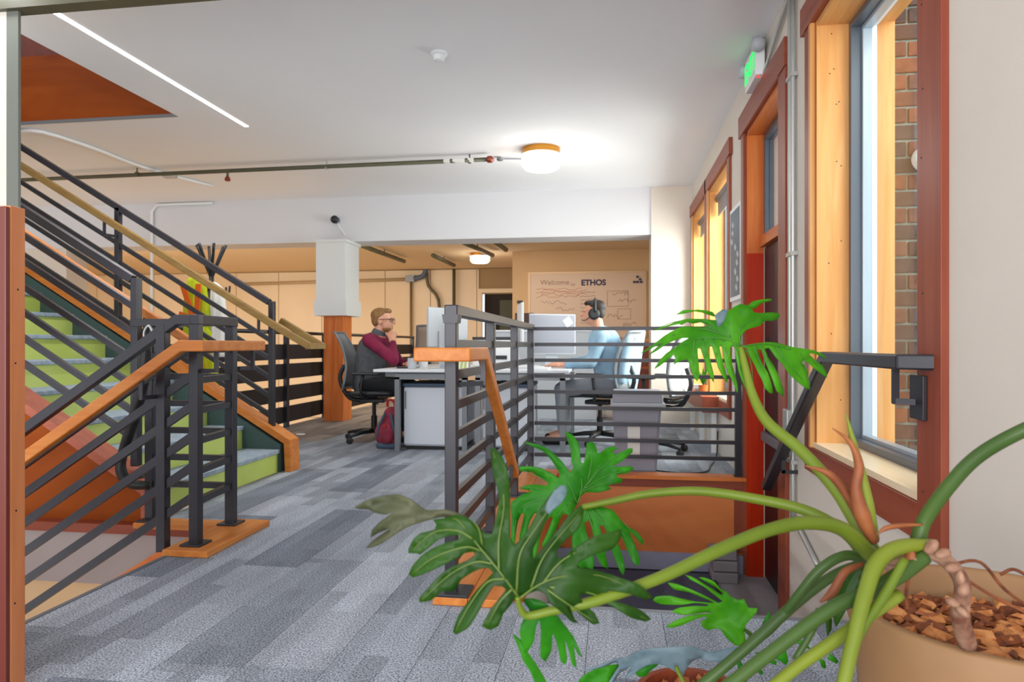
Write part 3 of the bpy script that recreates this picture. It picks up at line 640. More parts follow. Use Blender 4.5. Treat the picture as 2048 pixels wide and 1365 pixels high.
# back-wall pipes
bp = thing('back_wall_pipes', (-8, 16.35, 2.7), 'dark sprinkler pipe running along the far beige wall', 'pipe')
MB().tube([PY(100, 548, 16.3), PY(1024, 533, 16.3)], .045, 8).build('pipe', M['olive'], bp, smooth=True)
bp2 = thing('back_wall_conduit', (-8, 16.35, 2.4), 'tan conduit below the dark pipe on the far wall', 'conduit')
MB().tube([PY(470, 569, 16.38), PY(820, 559, 16.38)], .04, 8).build('conduit', mat('tan_conduit', '#b39a76', .6), bp2, smooth=True)
q = PY(822, 558, 16.38); MB().box(q-Vector((.12, .1, .08)), q+Vector((.12, .06, .08))).build('junction', M['grey'], bp2)
MB().tube([PY(828, 558, 16.3), PY(846, 552, 16.3), PY(853, 536, 16.3)], .06, 8, 4).build('flex_elbow', mat('slate_blue_flex', '#4c5a74', .5), bp2, smooth=True)
MB().tube([PY(853, 545, 16.34), PY(857, 572, 16.34), PY(877, 600, 16.34), PY(879, 660, 16.34)], .04, 8, 3).build('drop_conduit', M['olive'], bp2, smooth=True)
vp = thing('riser_pipe', PY(908, 640, 16.3), 'dark vertical pipe left of the far doorway', 'pipe')
MB().tube([PY(908, 534, 16.3), PY(908, 900, 16.3)], .04, 8).build('pipe', M['olive'], vp, smooth=True)
vp = thing('riser_pipe', PY(822, 640, 16.38), 'thin vertical pipe behind the seated man in maroon', 'pipe')
MB().tube([PY(822, 562, 16.38), PY(822, 900, 16.38)], .03, 8).build('pipe', mat('brown_pipe', '#7c6848', .6), vp, smooth=True)
for (a, b, lab) in (((722, 491), (808, 523), 'ceiling pipe slanting right of the white boxed column'), ((920, 482), (985, 511), 'thick ceiling pipe left of the far round light'), ((866, 511), (908, 531), 'short ceiling pipe in the far room'), ((984, 480), (1012, 500), 'ceiling pipe beside the tan wall corner')):
    da = 1365*(2.72-CZ)/(690-a[1]); db = 1365*(2.72-CZ)/(690-b[1]); A = P(a[0], a[1], da); B = P(b[0], b[1], min(db, 15.8))
    t = thing('ceiling_pipe', (A+B)/2, lab, 'pipe'); MB().tube([A, B], .045, 8).build('pipe', M['olive'], t, smooth=True)
    MB().tube([(A+B)/2, ((A+B)/2).xy.to_3d()+Vector((0, 0, ZC))], .012, 6).build('hanger', M['olive'], t)
# conduits between door and window, exit sign
cp = thing('wall_conduit', (WX-.02, 3.6, .5), 'pair of grey conduits running down the wall between door and window', 'conduit')
MB().tube([(WX-.02, 4.35, 2.56), (WX-.02, 4.2, 2.60), (WX-.02, 3.74, 2.74), (WX-.02, 3.68, 2.72), (WX-.02, 3.67, 2.6), (WX-.02, 3.67, 1.5), (WX-.02, 3.67, .62)], .012, 8, 3).build('conduit', M['galv'], cp, smooth=True)
MB().tube([(WX-.02, 3.61, ZC), (WX-.02, 3.61, 1.5), (WX-.02, 3.61, .16), (WX-.02, 3.57, .08), (WX-.02, 3.2, -.03)], .012, 8, 3).build('conduit', M['galv'], cp, smooth=True)
MB().box((WX-.05, 3.61, .48), (WX-.001, 3.7, .62)).build('junction', M['galv'], cp, bevel=.004)
for z in (2.3, 1.4, .35): MB().box((WX-.036, 3.585, z), (WX-.001, 3.69, z+.02)).build('strap', M['galv'], cp)
es = thing('exit_sign', (.86, 4.42, 2.68), 'lit green exit sign with emergency lamps above the exit door', 'sign')
MB().box((.85, 4.27, 2.575), (.905, 4.60, 2.775)).build('housing', M['white'], es, bevel=.006)
MB().box((.905, 4.38, 2.62), (WX, 4.5, 2.72)).build('mount', M['white'], es)
def text(s, size, loc, rot, m, par, name='lettering', depth=.002, bold=0):
    c = bpy.data.curves.new(name, 'FONT'); c.body = s; c.size = size; c.extrude = depth/2; c.align_x = 'CENTER'; c.align_y = 'CENTER'; c.offset = bold
    tmp = bpy.data.objects.new('tmp', c); COL.objects.link(tmp); bpy.context.view_layer.update()
    me = bpy.data.meshes.new_from_object(tmp.evaluated_get(bpy.context.evaluated_depsgraph_get()))
    bpy.data.objects.remove(tmp); me.materials.clear(); me.materials.append(m); me.name = name
    o = bpy.data.objects.new(name, me); COL.objects.link(o); o.parent = par; o.location = Vector(loc)-wloc(par); o.rotation_euler = rot; return o
text('EXIT', .165, (.848, 4.435, 2.675), (math.pi/2, 0, -math.pi/2), M['egreen'], es, 'lettering', .003, .003)
for y in (4.23, 4.645):
    MB().lathe((.86, y, 2.74), [(.001, -.045), (.04, -.035), (.045, 0), (.03, .03), (.001, .035)], 16, axis='x').build('lamp_head', M['lgrey'], es, smooth=True)
MB().tube([(.9, 4.33, 2.775), (.9, 4.30, ZC)], .012, 8).build('feed_conduit', M['galv'], es)
MB().sph((.87, 4.3, 2.572), .006).build('indicator', mat('red_led', '#ff2010', .5, emit=3), es)
# poster and fire pull
po = thing('poster', (WX-.01, 5.28, 1.3), 'framed dark blue poster on the wall left of the exit door', 'poster')
MB().box((WX-.02, 5.04, 1.28), (WX-.001, 5.48, 1.98)).build('frame', M['white'], po, bevel=.002)
MB().box((WX-.022, 5.07, 1.31), (WX-.02, 5.45, 1.95)).build('print', mat('slate_blue_print', '#3c5468', .4), po)
mk = MB(); random.seed(4)
for i in range(9):
    yy = random.uniform(5.12, 5.4); zz = 1.36+.06*i; mk.prism([(yy-.05, zz), (yy+.01, zz-.015), (yy+.05, zz+.02), (yy, zz+.04)], WX-.0235, WX-.022, 'x')
mk.build('pale_motif', M['lgrey'], po)
fp = thing('fire_alarm_pull', (WX-.02, 5.12, .68), 'red fire alarm pull box on the wall left of the exit door', 'alarm')
MB().box((WX-.05, 5.07, .66), (WX-.001, 5.17, .84)).build('body', M['redp'], fp, bevel=.004)
MB().box((WX-.06, 5.085, .74), (WX-.05, 5.155, .76)).build('handle', M['white'], fp)
MB().box((WX-.012, 5.03, -.65), (WX-.0005, 5.0, -.45)).build('baseboard_landing', M['dark'], kind='structure', label='dark baseboard by the landing', cat='baseboard')
# whiteboard
wbd = thing('whiteboard', (-.5, 13.48, 1.15), 'large whiteboard with handwriting on the tan wall', 'whiteboard')
MB().box((-1.63, 13.47, 1.12), (.62, 13.5, 2.37)).build('panel', M['wb'], wbd)
MB().box((-1.66, 13.46, 2.36), (.65, 13.5, 2.39)).box((-1.66, 13.46, 1.1), (-1.62, 13.5, 2.36)).box((.61, 13.46, 1.1), (.65, 13.5, 2.36)).box((-1.66, 13.44, 1.09), (.65, 13.5, 1.12)).build('frame', mat('tan_aluminium', '#c4a888', .4, .3), wbd)
rot = (math.pi/2, 0, 0)
text('Welcome', .145, (-1.13, 13.468, 2.18), rot, M['inkg'], wbd)
text('to', .10, (-.77, 13.468, 2.14), rot, M['inkg'], wbd)
text('ETHOS', .155, (-.37, 13.468, 2.165), rot, M['ink'], wbd, bold=.006)
random.seed(11); sc1 = MB(); sc2 = MB()
def scrib(mb, x, z, w, h=.03, n=14):
    pts = [Vector((x+w*i/n, 13.467, z+random.uniform(-h, h))) for i in range(n+1)]; mb.tube(pts, .004, 4)
for i in range(5): scrib(sc2, -1.5+.1*(i % 2), 2.05-.035*i, .9)
for i in range(9): scrib(sc1, -.62, 1.98-.075*i, .28, .015)
for x, z, w in ((-1.4, 1.78, .5), (-1.1, 1.65, .35), (-1.5, 1.5, .3), (-1.0, 1.4, .3), (-.0, 1.95, .3), (.1, 1.8, .35), (-.1, 1.5, .3), (.2, 1.35, .25)): scrib(sc1, x, z, w, .05)
for x0, z0, x1, z1 in ((-.1, 1.7, .3, 2.0), (.1, 1.45, .35, 1.65)): sc1.tube([(x0, 13.467, z0), (x1, 13.467, z0), (x1, 13.467, z1), (x0, 13.467, z1), (x0, 13.467, z0)], .004, 4)
sc1.build('handwriting', M['inkg'], wbd); sc2.build('handwriting', M['inkr'], wbd)
mg = MB()
for x, z in ((.48, 2.27), (.53, 2.22), (.42, 2.17), (.48, 2.17), (.55, 2.17)): mg.box((x-.025, 13.455, z-.02), (x+.025, 13.47, z+.02))
mg.build('magnets', M['ink'], wbd)
nb = thing('notice_strip', (WX-.01, 9.4, 1.2), 'black notices on the far end of the right wall', 'notice')
for i in range(4): MB().box((WX-.02, 9.3, 1.25+.25*i), (WX-.001, 9.6, 1.45+.25*i)).build('notice', M['dark'], nb)
# pale disc painted as a bright patch of light on the floor
p = PY(600, 870, 7.0); p = P(601, 870, 1365*.95/180)
t = MB().lathe((p.x, p.y, 0), [(.05, .001), (.05, .006), (.04, .009)], 20).build('floor_outlet', M['paper'], label='small round pale floor outlet near the stairs', cat='outlet')
# ================================================================ DESKS
def desk(x0, x1, y0, y1, lab):
    d = thing('desk', ((x0+x1)/2, (y0+y1)/2, 0), lab, 'desk')
    MB().box((x0, y0, .705), (x1, y1, .73)).build('desktop', M['deskw'], d, bevel=.004)
    for y in (y0+.03, y1-.08):
        for x in (x0+.19 if x0 < -1.5 else x0+.03, x1-.08): MB().box((x, y, 0), (x+.045, y+.045, .66)).build('leg', M['grey'], d)
    MB().box((x0+.19 if x0 < -1.5 else x0+.03, y0+.03, .64), (x1-.035, y0+.075, .69)).build('frame_beam', M['grey'], d)
    MB().box((x0+.08, y0+.1, .66), (x1-.1, y1-.1, .705)).build('under_frame', M['grey'], d)
    return d
desk(-2.12, -1.235, 5.86, 7.4, 'white topped desk in front of the man in the maroon shirt')
desk(-1.225, -.37, 5.86, 7.4, 'white topped desk in front of the man with headphones')
def cabinet(x0, x1, y0, y1, z, lab, group=None):
    c = thing('cabinet', ((x0+x1)/2, (y0+y1)/2, 0), lab, 'cabinet', group)
    MB().box((x0, y0+.015, .03), (x1, y1, z)).build('body', M['cabw'], c, bevel=.02)
    MB().box((x0-.001, y0, z), (x1+.001, y1+.001, z+.03)).build('top', M['deskb'], c, bevel=.004)
    cdoor = MB().box((x0+.01, y0-.002, .05), (x1-.03, y0+.015, z-.01)).build('door', M['cabw'], c, bevel=.004)
    MB().box((x0+.02, y0-.016, z-.2), (x0+.03, y0-.002, z-.04)).build('handle', M['grey'], cdoor)
    MB().box((x0+.02, y0+.03, 0), (x1-.02, y1-.02, .03)).build('plinth', M['dark'], c)
cabinet(-1.88, -1.33, 5.98, 6.6, .57, 'white low cabinet under the left desk, its handle at the left')
cabinet(-1.16, -.72, 6.0, 6.6, .57, 'white low cabinet under the right desk behind the railing')
# items on desks
def monitor(x, y, z, rz, w, h, lab, back, zb=.12, front=None):
    t = thing('monitor', (x, y, z), lab, 'monitor', rz=rz)
    MB().box((-.012, -w/2, zb), (.012, w/2, zb+h)).build('panel', back, t, bevel=.006, local=True)
    MB().box((.0125, -w/2+.012, zb+.012), (.0135, w/2-.012, zb+h-.012)).build('screen', front or M['black'], t, local=True)
    MB().bar((-.03, 0, .005), (-.02, 0, zb+h*.4), .14, .012, up=(1, 0, 0)).build('stand', M['lgrey'], t, local=True)
    MB().box((-.11, -.1, 0), (.07, .1, .008)).build('foot', M['lgrey'], t, local=True, bevel=.003)
    return t
sc = mat('lit_screen', '#cfe0e6', .3, emit=.6)
monitor(-1.55, 6.12, .73, math.radians(153), .40, .36, 'silver backed monitor at the front left of the desks', M['lgrey'], .2)
monitor(-1.62, 6.75, .73, math.radians(160), .6, .36, 'second silver monitor behind the front left one', M['lgrey'], .2)
monitor(-.85, 6.3, .73, math.radians(12), .52, .4, 'thin silver monitor seen edge on with a webcam on top', M['white'], .2)
m_ = bpy.data.objects['monitor.002']; MB().box((-.03, -.04, .605), (.02, .04, .63)).build('webcam', M['black'], m_, local=True)
monitor(-.62, 7.1, .73, math.radians(-62), .52, .42, 'wide pale grey monitor with a sticky note right of the railing corner', M['lgrey'], .12, mat('pale_screen', '#8e909c', .5))
n_ = bpy.data.objects['monitor.003']; MB().add([(.016, .16, .40), (.016, .23, .45), (.016, .18, .52), (.016, .11, .47)], [(0, 1, 2, 3)]).build('sticky_note', M['paper'], n_, local=True)
def potp(x, y, z, lab, n=14, h=.12, pot=M['white']):
    t = thing('potted_plant', (x, y, z), lab, 'plant')
    MB().lathe((x, y, z), [(.035, 0), (.045, .07), (.04, .07), (.038, .06)], 18).build('pot', pot, t)
    mb = MB()
    for i in range(n):
        a = random.random()*6.28; r = random.uniform(.03, .09); zt = z+.07+random.uniform(.3, 1)*h
        b = Vector((x, y, z+.06)); e = Vector((x+r*math.cos(a), y+r*math.sin(a), zt)); s_ = Vector((-math.sin(a), math.cos(a), 0))*.012; m2 = (b+e)/2+Vector((0, 0, .03))
        mb.add([b, m2+s_, e, m2-s_], [(0, 1, 2, 3)])
    mb.build('leaves', M['leafC'], t)
potp(-1.86, 6.6, .73, 'small leafy plant in a white pot beside the chin hand man')
mg = thing('mug', (-1.78, 6.0, .73), 'white mug on the left end of the desk', 'mug')
MB().lathe((-1.80, 6.0, .73), [(.034, 0), (.04, .005), (.042, .1), (.038, .1), (.036, .01), (.001, .01)], 24, close=False).build('cup', M['lgrey'], mg)
MB().tube([(-1.76, 6.0, .81), (-1.735, 6, .80), (-1.735, 6, .76), (-1.76, 6, .75)], .005, 6, 4).build('handle', M['lgrey'], mg)
kb = MB().box((-1.98, 6.1, .731), (-1.84, 6.38, .745)).build('keyboard', M['dark'], label='dark keyboard lying on the left desk', cat='keyboard', bevel=.003)
kb = MB().box((-.70, 5.98, .731), (-.56, 6.4, .745)).build('keyboard', M['white'], label='white keyboard lying on the right desk by the hand', cat='keyboard', bevel=.003)
gb = thing('striped_box', (-1.38, 6.0, .73), 'green and white striped box on the desk behind the railing post', 'box')
MB().box((-1.46, 5.95, .731), (-1.28, 6.1, .80)).build('body', M['paper'], gb)
for i in range(5): MB().prism([(-1.455+.036*i, .732), (-1.435+.036*i, .732), (-1.425+.036*i, .799), (-1.445+.036*i, .799)], 5.947, 5.95, 'y').build('stripe', M['green'], gb)
bb = MB().box((-1.18, 6.0, .731), (-1.1, 6.2, .92)).build('file_box', mat('blue_file', '#2c5a80', .6), label='blue upright file box between the two desks', cat='box', bevel=.003)
pr = thing('printer', (-1.2, 7.0, .73), 'white printer with a dark lid at the back of the desks', 'printer')
MB().box((-1.42, 6.85, .731), (-1.0, 7.3, 1.0)).build('body', M['white'], pr, bevel=.01)
MB().box((-1.42, 6.85, 1.0), (-1.0, 7.3, 1.03)).build('lid', M['black'], pr, bevel=.004)
MB().box((-1.36, 6.845, .8), (-1.06, 6.85, .84)).build('paper_slot', M['black'], pr)
# far shelf unit with boxes behind
shf = thing('shelf_unit', (-.9, 8.9, 0), 'pale grey low shelf unit behind the desks', 'shelf')
MB().box((-1.5, 8.7, 0), (-.2, 9.1, 1.12)).build('body', M['lgrey'], shf, bevel=.004)
MB().box((-1.52, 8.68, 1.12), (-.18, 9.12, 1.14)).build('top', M['deskw'], shf)
for a, b, c in ((-1.25, .24, .22), (-.98, .3, .12)):
    t = MB().box((a, 8.75, 1.141), (a+b, 9.0, 1.141+c)).build('storage_box', mat('dark_brown_box', '#4a342c', .8), label='dark brown box on the shelf unit, %s' % ('the taller one' if c > .2 else 'the lower one'), cat='box', bevel=.004)
# orange drawers behind jacket
ob = thing('drawer_chest', (.2, 8.9, 0), 'orange wooden chest of drawers behind the blue jacket', 'chest')
MB().box((.0, 8.7, 0), (.46, 9.15, 1.0)).build('body', M['orgx'], ob)
for i in range(3): MB().box((.02, 8.69, .06+.31*i), (.44, 8.7, .34+.31*i)).build('drawer', M['redx'], ob)
# bin
bn = thing('waste_bin', (.2, 5.3, 0), 'tall grey waste bin with a swing lid and white label behind the railing', 'bin')
MB().add([(.03, 5.14, .0), (.32, 5.14, .0), (.34, 5.5, 0), (.03, 5.5, 0), (-.005, 5.1, .5), (.355, 5.1, .5), (.375, 5.54, .5), (-.005, 5.54, .5)],
         [(0, 3, 2, 1), (4, 5, 6, 7), (0, 1, 5, 4), (1, 2, 6, 5), (2, 3, 7, 6), (3, 0, 4, 7)]).build('body', M['bin'], bn, bevel=.02)
MB().box((-.015, 5.09, .47), (.385, 5.55, .52)).build('rim', M['lgrey'], bn, bevel=.01)
MB().prism([(5.1, .52), (5.54, .52), (5.5, .6), (5.18, .6)], -.0, .37, 'x').build('lid', M['bin'], bn, bevel=.012)
MB().add([(.11, 5.128, .12), (.2, 5.128, .12), (.2, 5.098, .37), (.11, 5.098, .37)], [(0, 1, 2, 3)]).add([(.11, 5.123, .12), (.2, 5.123, .12), (.2, 5.093, .37), (.11, 5.093, .37)], [(0, 1, 2, 3)]).build('label', M['paper'], bn)
cb_ = MB().tube([(.3, 5.2, .012), (.5, 5.12, .01), (.68, 5.2, .01), (.76, 5.5, .01), (.86, 5.9, .01), (.9, 6.1, .2)], .006, 6, 6).build('floor_cable', M['black'], label='thin black cable on the floor right of the waste bin', cat='cable')
# stack of blocks on landing
sk = []
for i, (dx, w) in enumerate(((0, .17), (.01, .16), (-.005, .17))):
    t = MB().box((.66+dx, 4.72+.01*i, -.65+.075*i), (.66+dx+w, 4.9, -.65+.07+.075*i)).build('paver_block', mat('grey_paver', '#8c868a', .9) if i == 0 else bpy.data.materials['grey_paver'], label='grey block in the small stack on the landing, %s' % ('lowest', 'middle one', 'topmost')[i], cat='block', group='grey blocks stacked on the landing', bevel=.008)
# ================================================================ OFFICE CHAIRS (facing local +X)
def chair(name, loc, rz, lab, back=None, scale=1.0):
    t = thing(name, loc, lab, 'chair', 'mesh office chairs', rz=rz)
    bk = back or M['mesh']
    mb = MB()
    for i in range(5):
        a = 2*math.pi*i/5+.3; mb.add([], []); mb.tube([(0, 0, .10), (.15*math.cos(a), .15*math.sin(a), .095), (.3*math.cos(a), .3*math.sin(a), .07)], [.026, .022, .015], 8)
    sb_ = mb.build('star_base', M['black'], t, local=True, smooth=True)
    for i in range(5):
        a = 2*math.pi*i/5+.3; MB().lathe((.3*math.cos(a), .3*math.sin(a)-.02, .03), [(.018, 0), (.03, .006), (.03, .034), (.018, .04)], 14, axis='y').build('caster', M['black'], sb_, local=True)
    MB().lathe((0, 0, .1), [(.03, 0), (.03, .15), (.02, .15), (.02, .3)], 14).build('gas_lift', M['dark'], t, local=True)
    MB().box((-.12, -.1, .38), (.12, .1, .42)).build('mechanism', M['black'], t, local=True, bevel=.01)
    g = []; n = 8
    def sheet(fn, th, nm, m, nu=8, nv=8):
        mb = MB(); vs = []
        for s_ in (0, 1):
            for i in range(nu+1):
                for j in range(nv+1): vs.append(fn(i/nu, j/nv, s_*th))
        f = []; o = (nu+1)*(nv+1)
        for i in range(nu):
            for j in range(nv):
                a = i*(nv+1)+j; f.append((a, a+1, a+nv+2, a+nv+1)); f.append((a+o, a+nv+1+o, a+nv+2+o, a+1+o))
        for i in range(nu):
            a = i*(nv+1); f.append((a, a+nv+1, a+nv+1+o, a+o)); a += nv; f.append((a+nv+1, a, a+o, a+nv+1+o))
        for j in range(nv):
            a = j; f.append((a+1, a, a+o, a+1+o)); a = nu*(nv+1)+j; f.append((a, a+1, a+1+o, a+o))
        mb.add(vs, f).build(nm, m, t, local=True, smooth=True)
    def sf(u, v, s):
        x = -.22+.46*u; y = (v-.5)*(.48-.06*abs(2*u-1)**2); z = .44+s - .03*max(0, u-.8)*5*max(0, u-.8) + .02*(2*abs(v-.5))**2; return (x, y, z)
    sheet(sf, .045, 'seat', M['black'])
    def bf(u, v, s):
        w = .44*(1-.25*u*u); z = .52+.55*u; x = -.25-.06*math.sin(u*2.6)*-1 - .12*u*u - .04*(1-(2*v-1)**2); return (x-s, (v-.5)*w, z)
    sheet(bf, .012, 'backrest', bk)
    fr = [Vector(bf(u/8, 0, .006)) for u in range(9)]+[Vector(bf(1, v/6, .006)) for v in range(1, 6)]+[Vector(bf(1-u/8, 1, .006)) for u in range(9)]
    MB().tube(fr+[Vector(bf(0, .5, .006)), fr[0]], .013, 8).build('back_frame', M['grey'], t, local=True, smooth=True)
    MB().tube([(-.05, 0, .4), (-.24, 0, .42), (-.34, 0, .6), (-.30, 0, .75)], .022, 8, 4).build('back_support', M['black'], t, local=True, smooth=True)
    for s_ in (-1, 1):
        ap = MB().tube([(-.02, s_*.2, .43), (-.06, s_*.29, .5), (-.04, s_*.29, .66)], .015, 8, 4).build('arm_post', M['black'], t, local=True, smooth=True)
        MB().box((-.14, s_*.29-.035, .66), (.12, s_*.29+.035, .685)).build('arm_pad', M['black'], ap, local=True, bevel=.01)
    return t
chair('office_chair', (-2.34, 6.5, 0), .12, 'office chair with a pale mesh back under the man in maroon')
chair('office_chair', (-.12, 6.62, 0), math.pi-.35, 'office chair with a blue jacket on its back under the man with headphones')
chair('office_chair', (.36, 6.12, 0), math.pi-.5, 'empty office chair with a white mesh back near the pilaster', M['white'])
ch4 = chair('office_chair', (-2.36, 8.95, 0), 1.6, 'empty office chair with a taupe back beyond the left desk', mat('taupe_back', '#a8998a', .8))
ch4.scale = (1, 1, 1.12)
# jacket on chair back
jk = thing('jacket', (.3, 6.6, .5), 'pale blue jacket draped over the office chair back', 'jacket')
mb = MB(); vs = []; nu, nv = 14, 12
for i in range(nu+1):
    u = i/nu
    for j in range(nv+1):
        v = j/nv; a = (v-.5)*2
        z = 1.12-.62*u+.02*math.sin(v*9); wob = .012*math.sin(v*25+u*3)*(.3+u)
        vs.append((.13+.04*(1-a*a)+.10*(1-u)+wob+.09*a, 6.62+a*(.16+.1*min(1, u*3)), z-.06*a*a))
f = [(i*(nv+1)+j, i*(nv+1)+j+1, (i+1)*(nv+1)+j+1, (i+1)*(nv+1)+j) for i in range(nu) for j in range(nv)]
o = mb.add(vs, f).build('cloth', M['jacket'], jk, smooth=True); s_ = o.modifiers.new('t', 'SOLIDIFY'); s_.thickness = .02
MB().cap((.14, 6.42, 1.0), (.08, 6.38, .62), .05, .038).build('sleeve', M['jacket'], jk, smooth=True)
# ================================================================ PEOPLE
def person_mesh(name, parent, m, caps, ells, vox=.012, smooth_it=4, keep=None):
    mb = MB()
    for p, q, r0, r1 in caps: mb.cap(p, q, r0, r1, 12)
    for e in ells: mb.sph(e[0], e[1], 18, 12, e[2] if len(e) > 2 else None)
    o = mb.build(name, m, parent, smooth=True)
    r = o.modifiers.new('r', 'REMESH'); r.mode = 'VOXEL'; r.voxel_size = vox; r.use_smooth_shade = True
    s = o.modifiers.new('s', 'SMOOTH'); s.factor = .5; s.iterations = smooth_it
    return o
def head(c, fx, tilt=0):
    """fx = +1 facing +X, -1 facing -X; returns ellipsoids/caps of skull, jaw, nose, ears"""
    c = Vector(c); X = lambda a, b, d: c+Vector((fx*a, b, d))
    ell = [(X(-.012, 0, .03), (.098, .076, .092)), (X(.03, 0, -.035), (.064, .058, .078)), (X(.062, 0, -.082), (.028, .034, .024)),
           (X(-.012, -.077, -.012), (.017, .009, .03)), (X(-.012, .077, -.012), (.017, .009, .03)),
           (X(.083, -.0, .022), (.016, .052, .012)), (X(.088, 0, -.06), (.014, .026, .006)), (X(.087, 0, -.072), (.013, .022, .006))]
    cap = [(X(.09, 0, .008), X(.118, 0, -.026), .009, .013), (X(-.03, 0, -.05), X(-.05, 0, -.17), .056, .062)]
    return ell, cap
def hand(w, d, curl, side, up):
    """five fingers: w wrist, d direction, curl direction, side vector towards thumb"""
    w, d, curl, side = Vector(w), Vector(d).normalized(), Vector(curl).normalized(), Vector(side).normalized()
    cp = [(w, w+d*.05, .026, .024), (w+side*.018, w+d*.08+side*.022, .018, .015), (w-side*.018, w+d*.08-side*.022, .018, .014)]
    for i, (o_, l) in enumerate(((.03, .075), (.01, .083), (-.01, .078), (-.03, .06))):
        a = w+d*.08+side*o_; b = a+d*l*.45+curl*l*.15; c = b+d*l*.2+curl*l*.35; cp += [(a, b, .0095, .009), (b, c, .009, .0075)]
    a = w+d*.03+side*.03; b = a+d*.03+side*.025; cp += [(a, b, .012, .0105), (b, b+d*.03+curl*.01, .0105, .009)]
    return cp
# --- man in maroon, faces +X, chin on right hand
pA = thing('person', (-2.3, 6.5, 0), 'seated man in a maroon shirt and grey vest resting his chin on his hand', 'person')
hc = Vector((-2.245, 6.5, 1.185)); ell, cp = head(hc, 1)
shR, shL = Vector((-2.33, 6.31, 1.0)), Vector((-2.31, 6.69, 1.0)); elR = Vector((-2.06, 6.27, .80)); wrR = Vector((-2.115, 6.40, .985)); elL = Vector((-2.16, 6.74, .78)); wrL = Vector((-1.99, 6.52, .765))
hips = [Vector((-2.38, 6.5+s*.09, .56)) for s in (-1, 1)]; knees = [Vector((-1.99, 6.5+s*.12, .54)) for s in (-1, 1)]; ank = [Vector((-2.03, 6.5+s*.12, .10)) for s in (-1, 1)]
body = cp+[(shR, elR, .045, .036), (elR, wrR, .036, .026), (shL, elL, .045, .036), (elL, wrL, .036, .026), (Vector((-2.39, 6.5, .6)), Vector((-2.33, 6.5, .95)), .12, .13)]
body += hand(wrR, (-.35, .45, .65), (-.5, .6, -.4), (.6, .2, .3), None)+hand(wrL, (.3, -.9, 0), (0, 0, -1), (-1, -.3, 0), None)
for h_, k_, a_ in zip(hips, knees, ank): body += [(h_, k_, .075, .055), (k_, a_, .052, .036), (a_, a_+Vector((.16, 0, -.05)), .04, .03)]
person_mesh('body', pA, M['skin'], body, ell, .007, 3)
person_mesh('shirt', pA, M['maroon'], [(shR, elR, .064, .052), (elR, wrR-(wrR-elR)*.12, .052, .036), (shL, elL, .064, .052), (elL, wrL-(wrL-elL)*.12, .052, .036), (Vector((-2.40, 6.5, .55)), Vector((-2.34, 6.5, .93)), .145, .15), (shR+Vector((0, .03, -.01)), shL-Vector((0, .03, .01)), .07, .07)], [], .012, 5)
person_mesh('vest', pA, M['vest'], [(Vector((-2.40, 6.5, .56)), Vector((-2.35, 6.5, .90)), .158, .162), (Vector((-2.34, 6.38, .99)), Vector((-2.34, 6.62, .99)), .068, .068), (Vector((-2.305, 6.5, 1.03)), Vector((-2.295, 6.5, 1.06)), .078, .074)], [], .012, 5)
person_mesh('trousers', pA, M['trousd'], [c for h_, k_, a_ in zip(hips, knees, ank) for c in ((h_, k_, .088, .068), (k_, a_+Vector((0, 0, .03)), .066, .05))], [], .014, 3)
for s in (-1, 1): MB().cap(ank[(s+1)//2]+Vector((-.03, 0, -.05)), ank[(s+1)//2]+Vector((.17, 0, -.06)), .045, .036).build('shoe', M['dark'], pA, smooth=True)
hm = person_mesh('hair', pA, M['hairb'], [(hc+Vector((-.045, -.055, .05)), hc+Vector((-.06, -.05, -.03)), .032, .022), (hc+Vector((-.045, .055, .05)), hc+Vector((-.06, .05, -.03)), .032, .022)],
                 [(hc+Vector((-.032, 0, .058)), (.098, .081, .076)), (hc+Vector((.035, 0, .098)), (.052, .058, .03)), (hc+Vector((-.058, 0, .015)), (.064, .074, .08))], .008, 3)
person_mesh('beard', pA, M['hairb'], [], [(hc+Vector((.035, 0, -.078)), (.056, .055, .035)), (hc+Vector((.083, 0, -.052)), (.016, .026, .006))], .006, 2)
g = MB()
for s in (-1, 1):
    ring = [hc+Vector((.094+.004*math.cos(a)-.0, s*.034+.026*math.cos(a), .008+.019*math.sin(a))) for a in [i*math.pi/6 for i in range(13)]]
    g.tube(ring, .0032, 6); g.tube([hc+Vector((.09, s*.06, .014)), hc+Vector((.03, s*.079, .016)), hc+Vector((-.02, s*.081, .01))], .0032, 6)
g.tube([hc+Vector((.1, -.009, .012)), hc+Vector((.1, .009, .012))], .003, 6); g.build('glasses', M['dark'], pA)
# --- man with headphones, faces -X
pB = thing('person', (-.1, 6.6, 0), 'seated man in a light blue shirt wearing black headphones', 'person')
hc = Vector((-.185, 6.6, 1.255)); ell, cp = head(hc, -1)
shR, shL = Vector((-.10, 6.41, 1.03)), Vector((-.10, 6.79, 1.03)); elR = Vector((-.2, 6.36, .78)); wrR = Vector((-.50, 6.32, .765)); elL = Vector((-.22, 6.82, .79)); wrL = Vector((-.50, 6.7, .77))
hips = [Vector((-.02, 6.6+s*.09, .56)) for s in (-1, 1)]; knees = [Vector((-.48, 6.6+s*.14, .53)) for s in (-1, 1)]; ank = [Vector((-.46, 6.6+s*.14, .10)) for s in (-1, 1)]
body = cp+[(shR, elR, .045, .036), (elR, wrR, .036, .026), (shL, elL, .045, .036), (elL, wrL, .036, .026), (Vector((0, 6.6, .6)), Vector((-.08, 6.6, .98)), .12, .13)]
body += hand(wrR, (-1, .05, 0), (0, 0, -1), (0, 1, 0), None)+hand(wrL, (-1, -.05, 0), (0, 0, -1), (0, -1, 0), None)
for h_, k_, a_ in zip(hips, knees, ank): body += [(h_, k_, .075, .055), (k_, a_, .052, .036), (a_, a_+Vector((-.16, 0, -.05)), .04, .03)]
person_mesh('body', pB, M['skin'], body, ell, .007, 3)
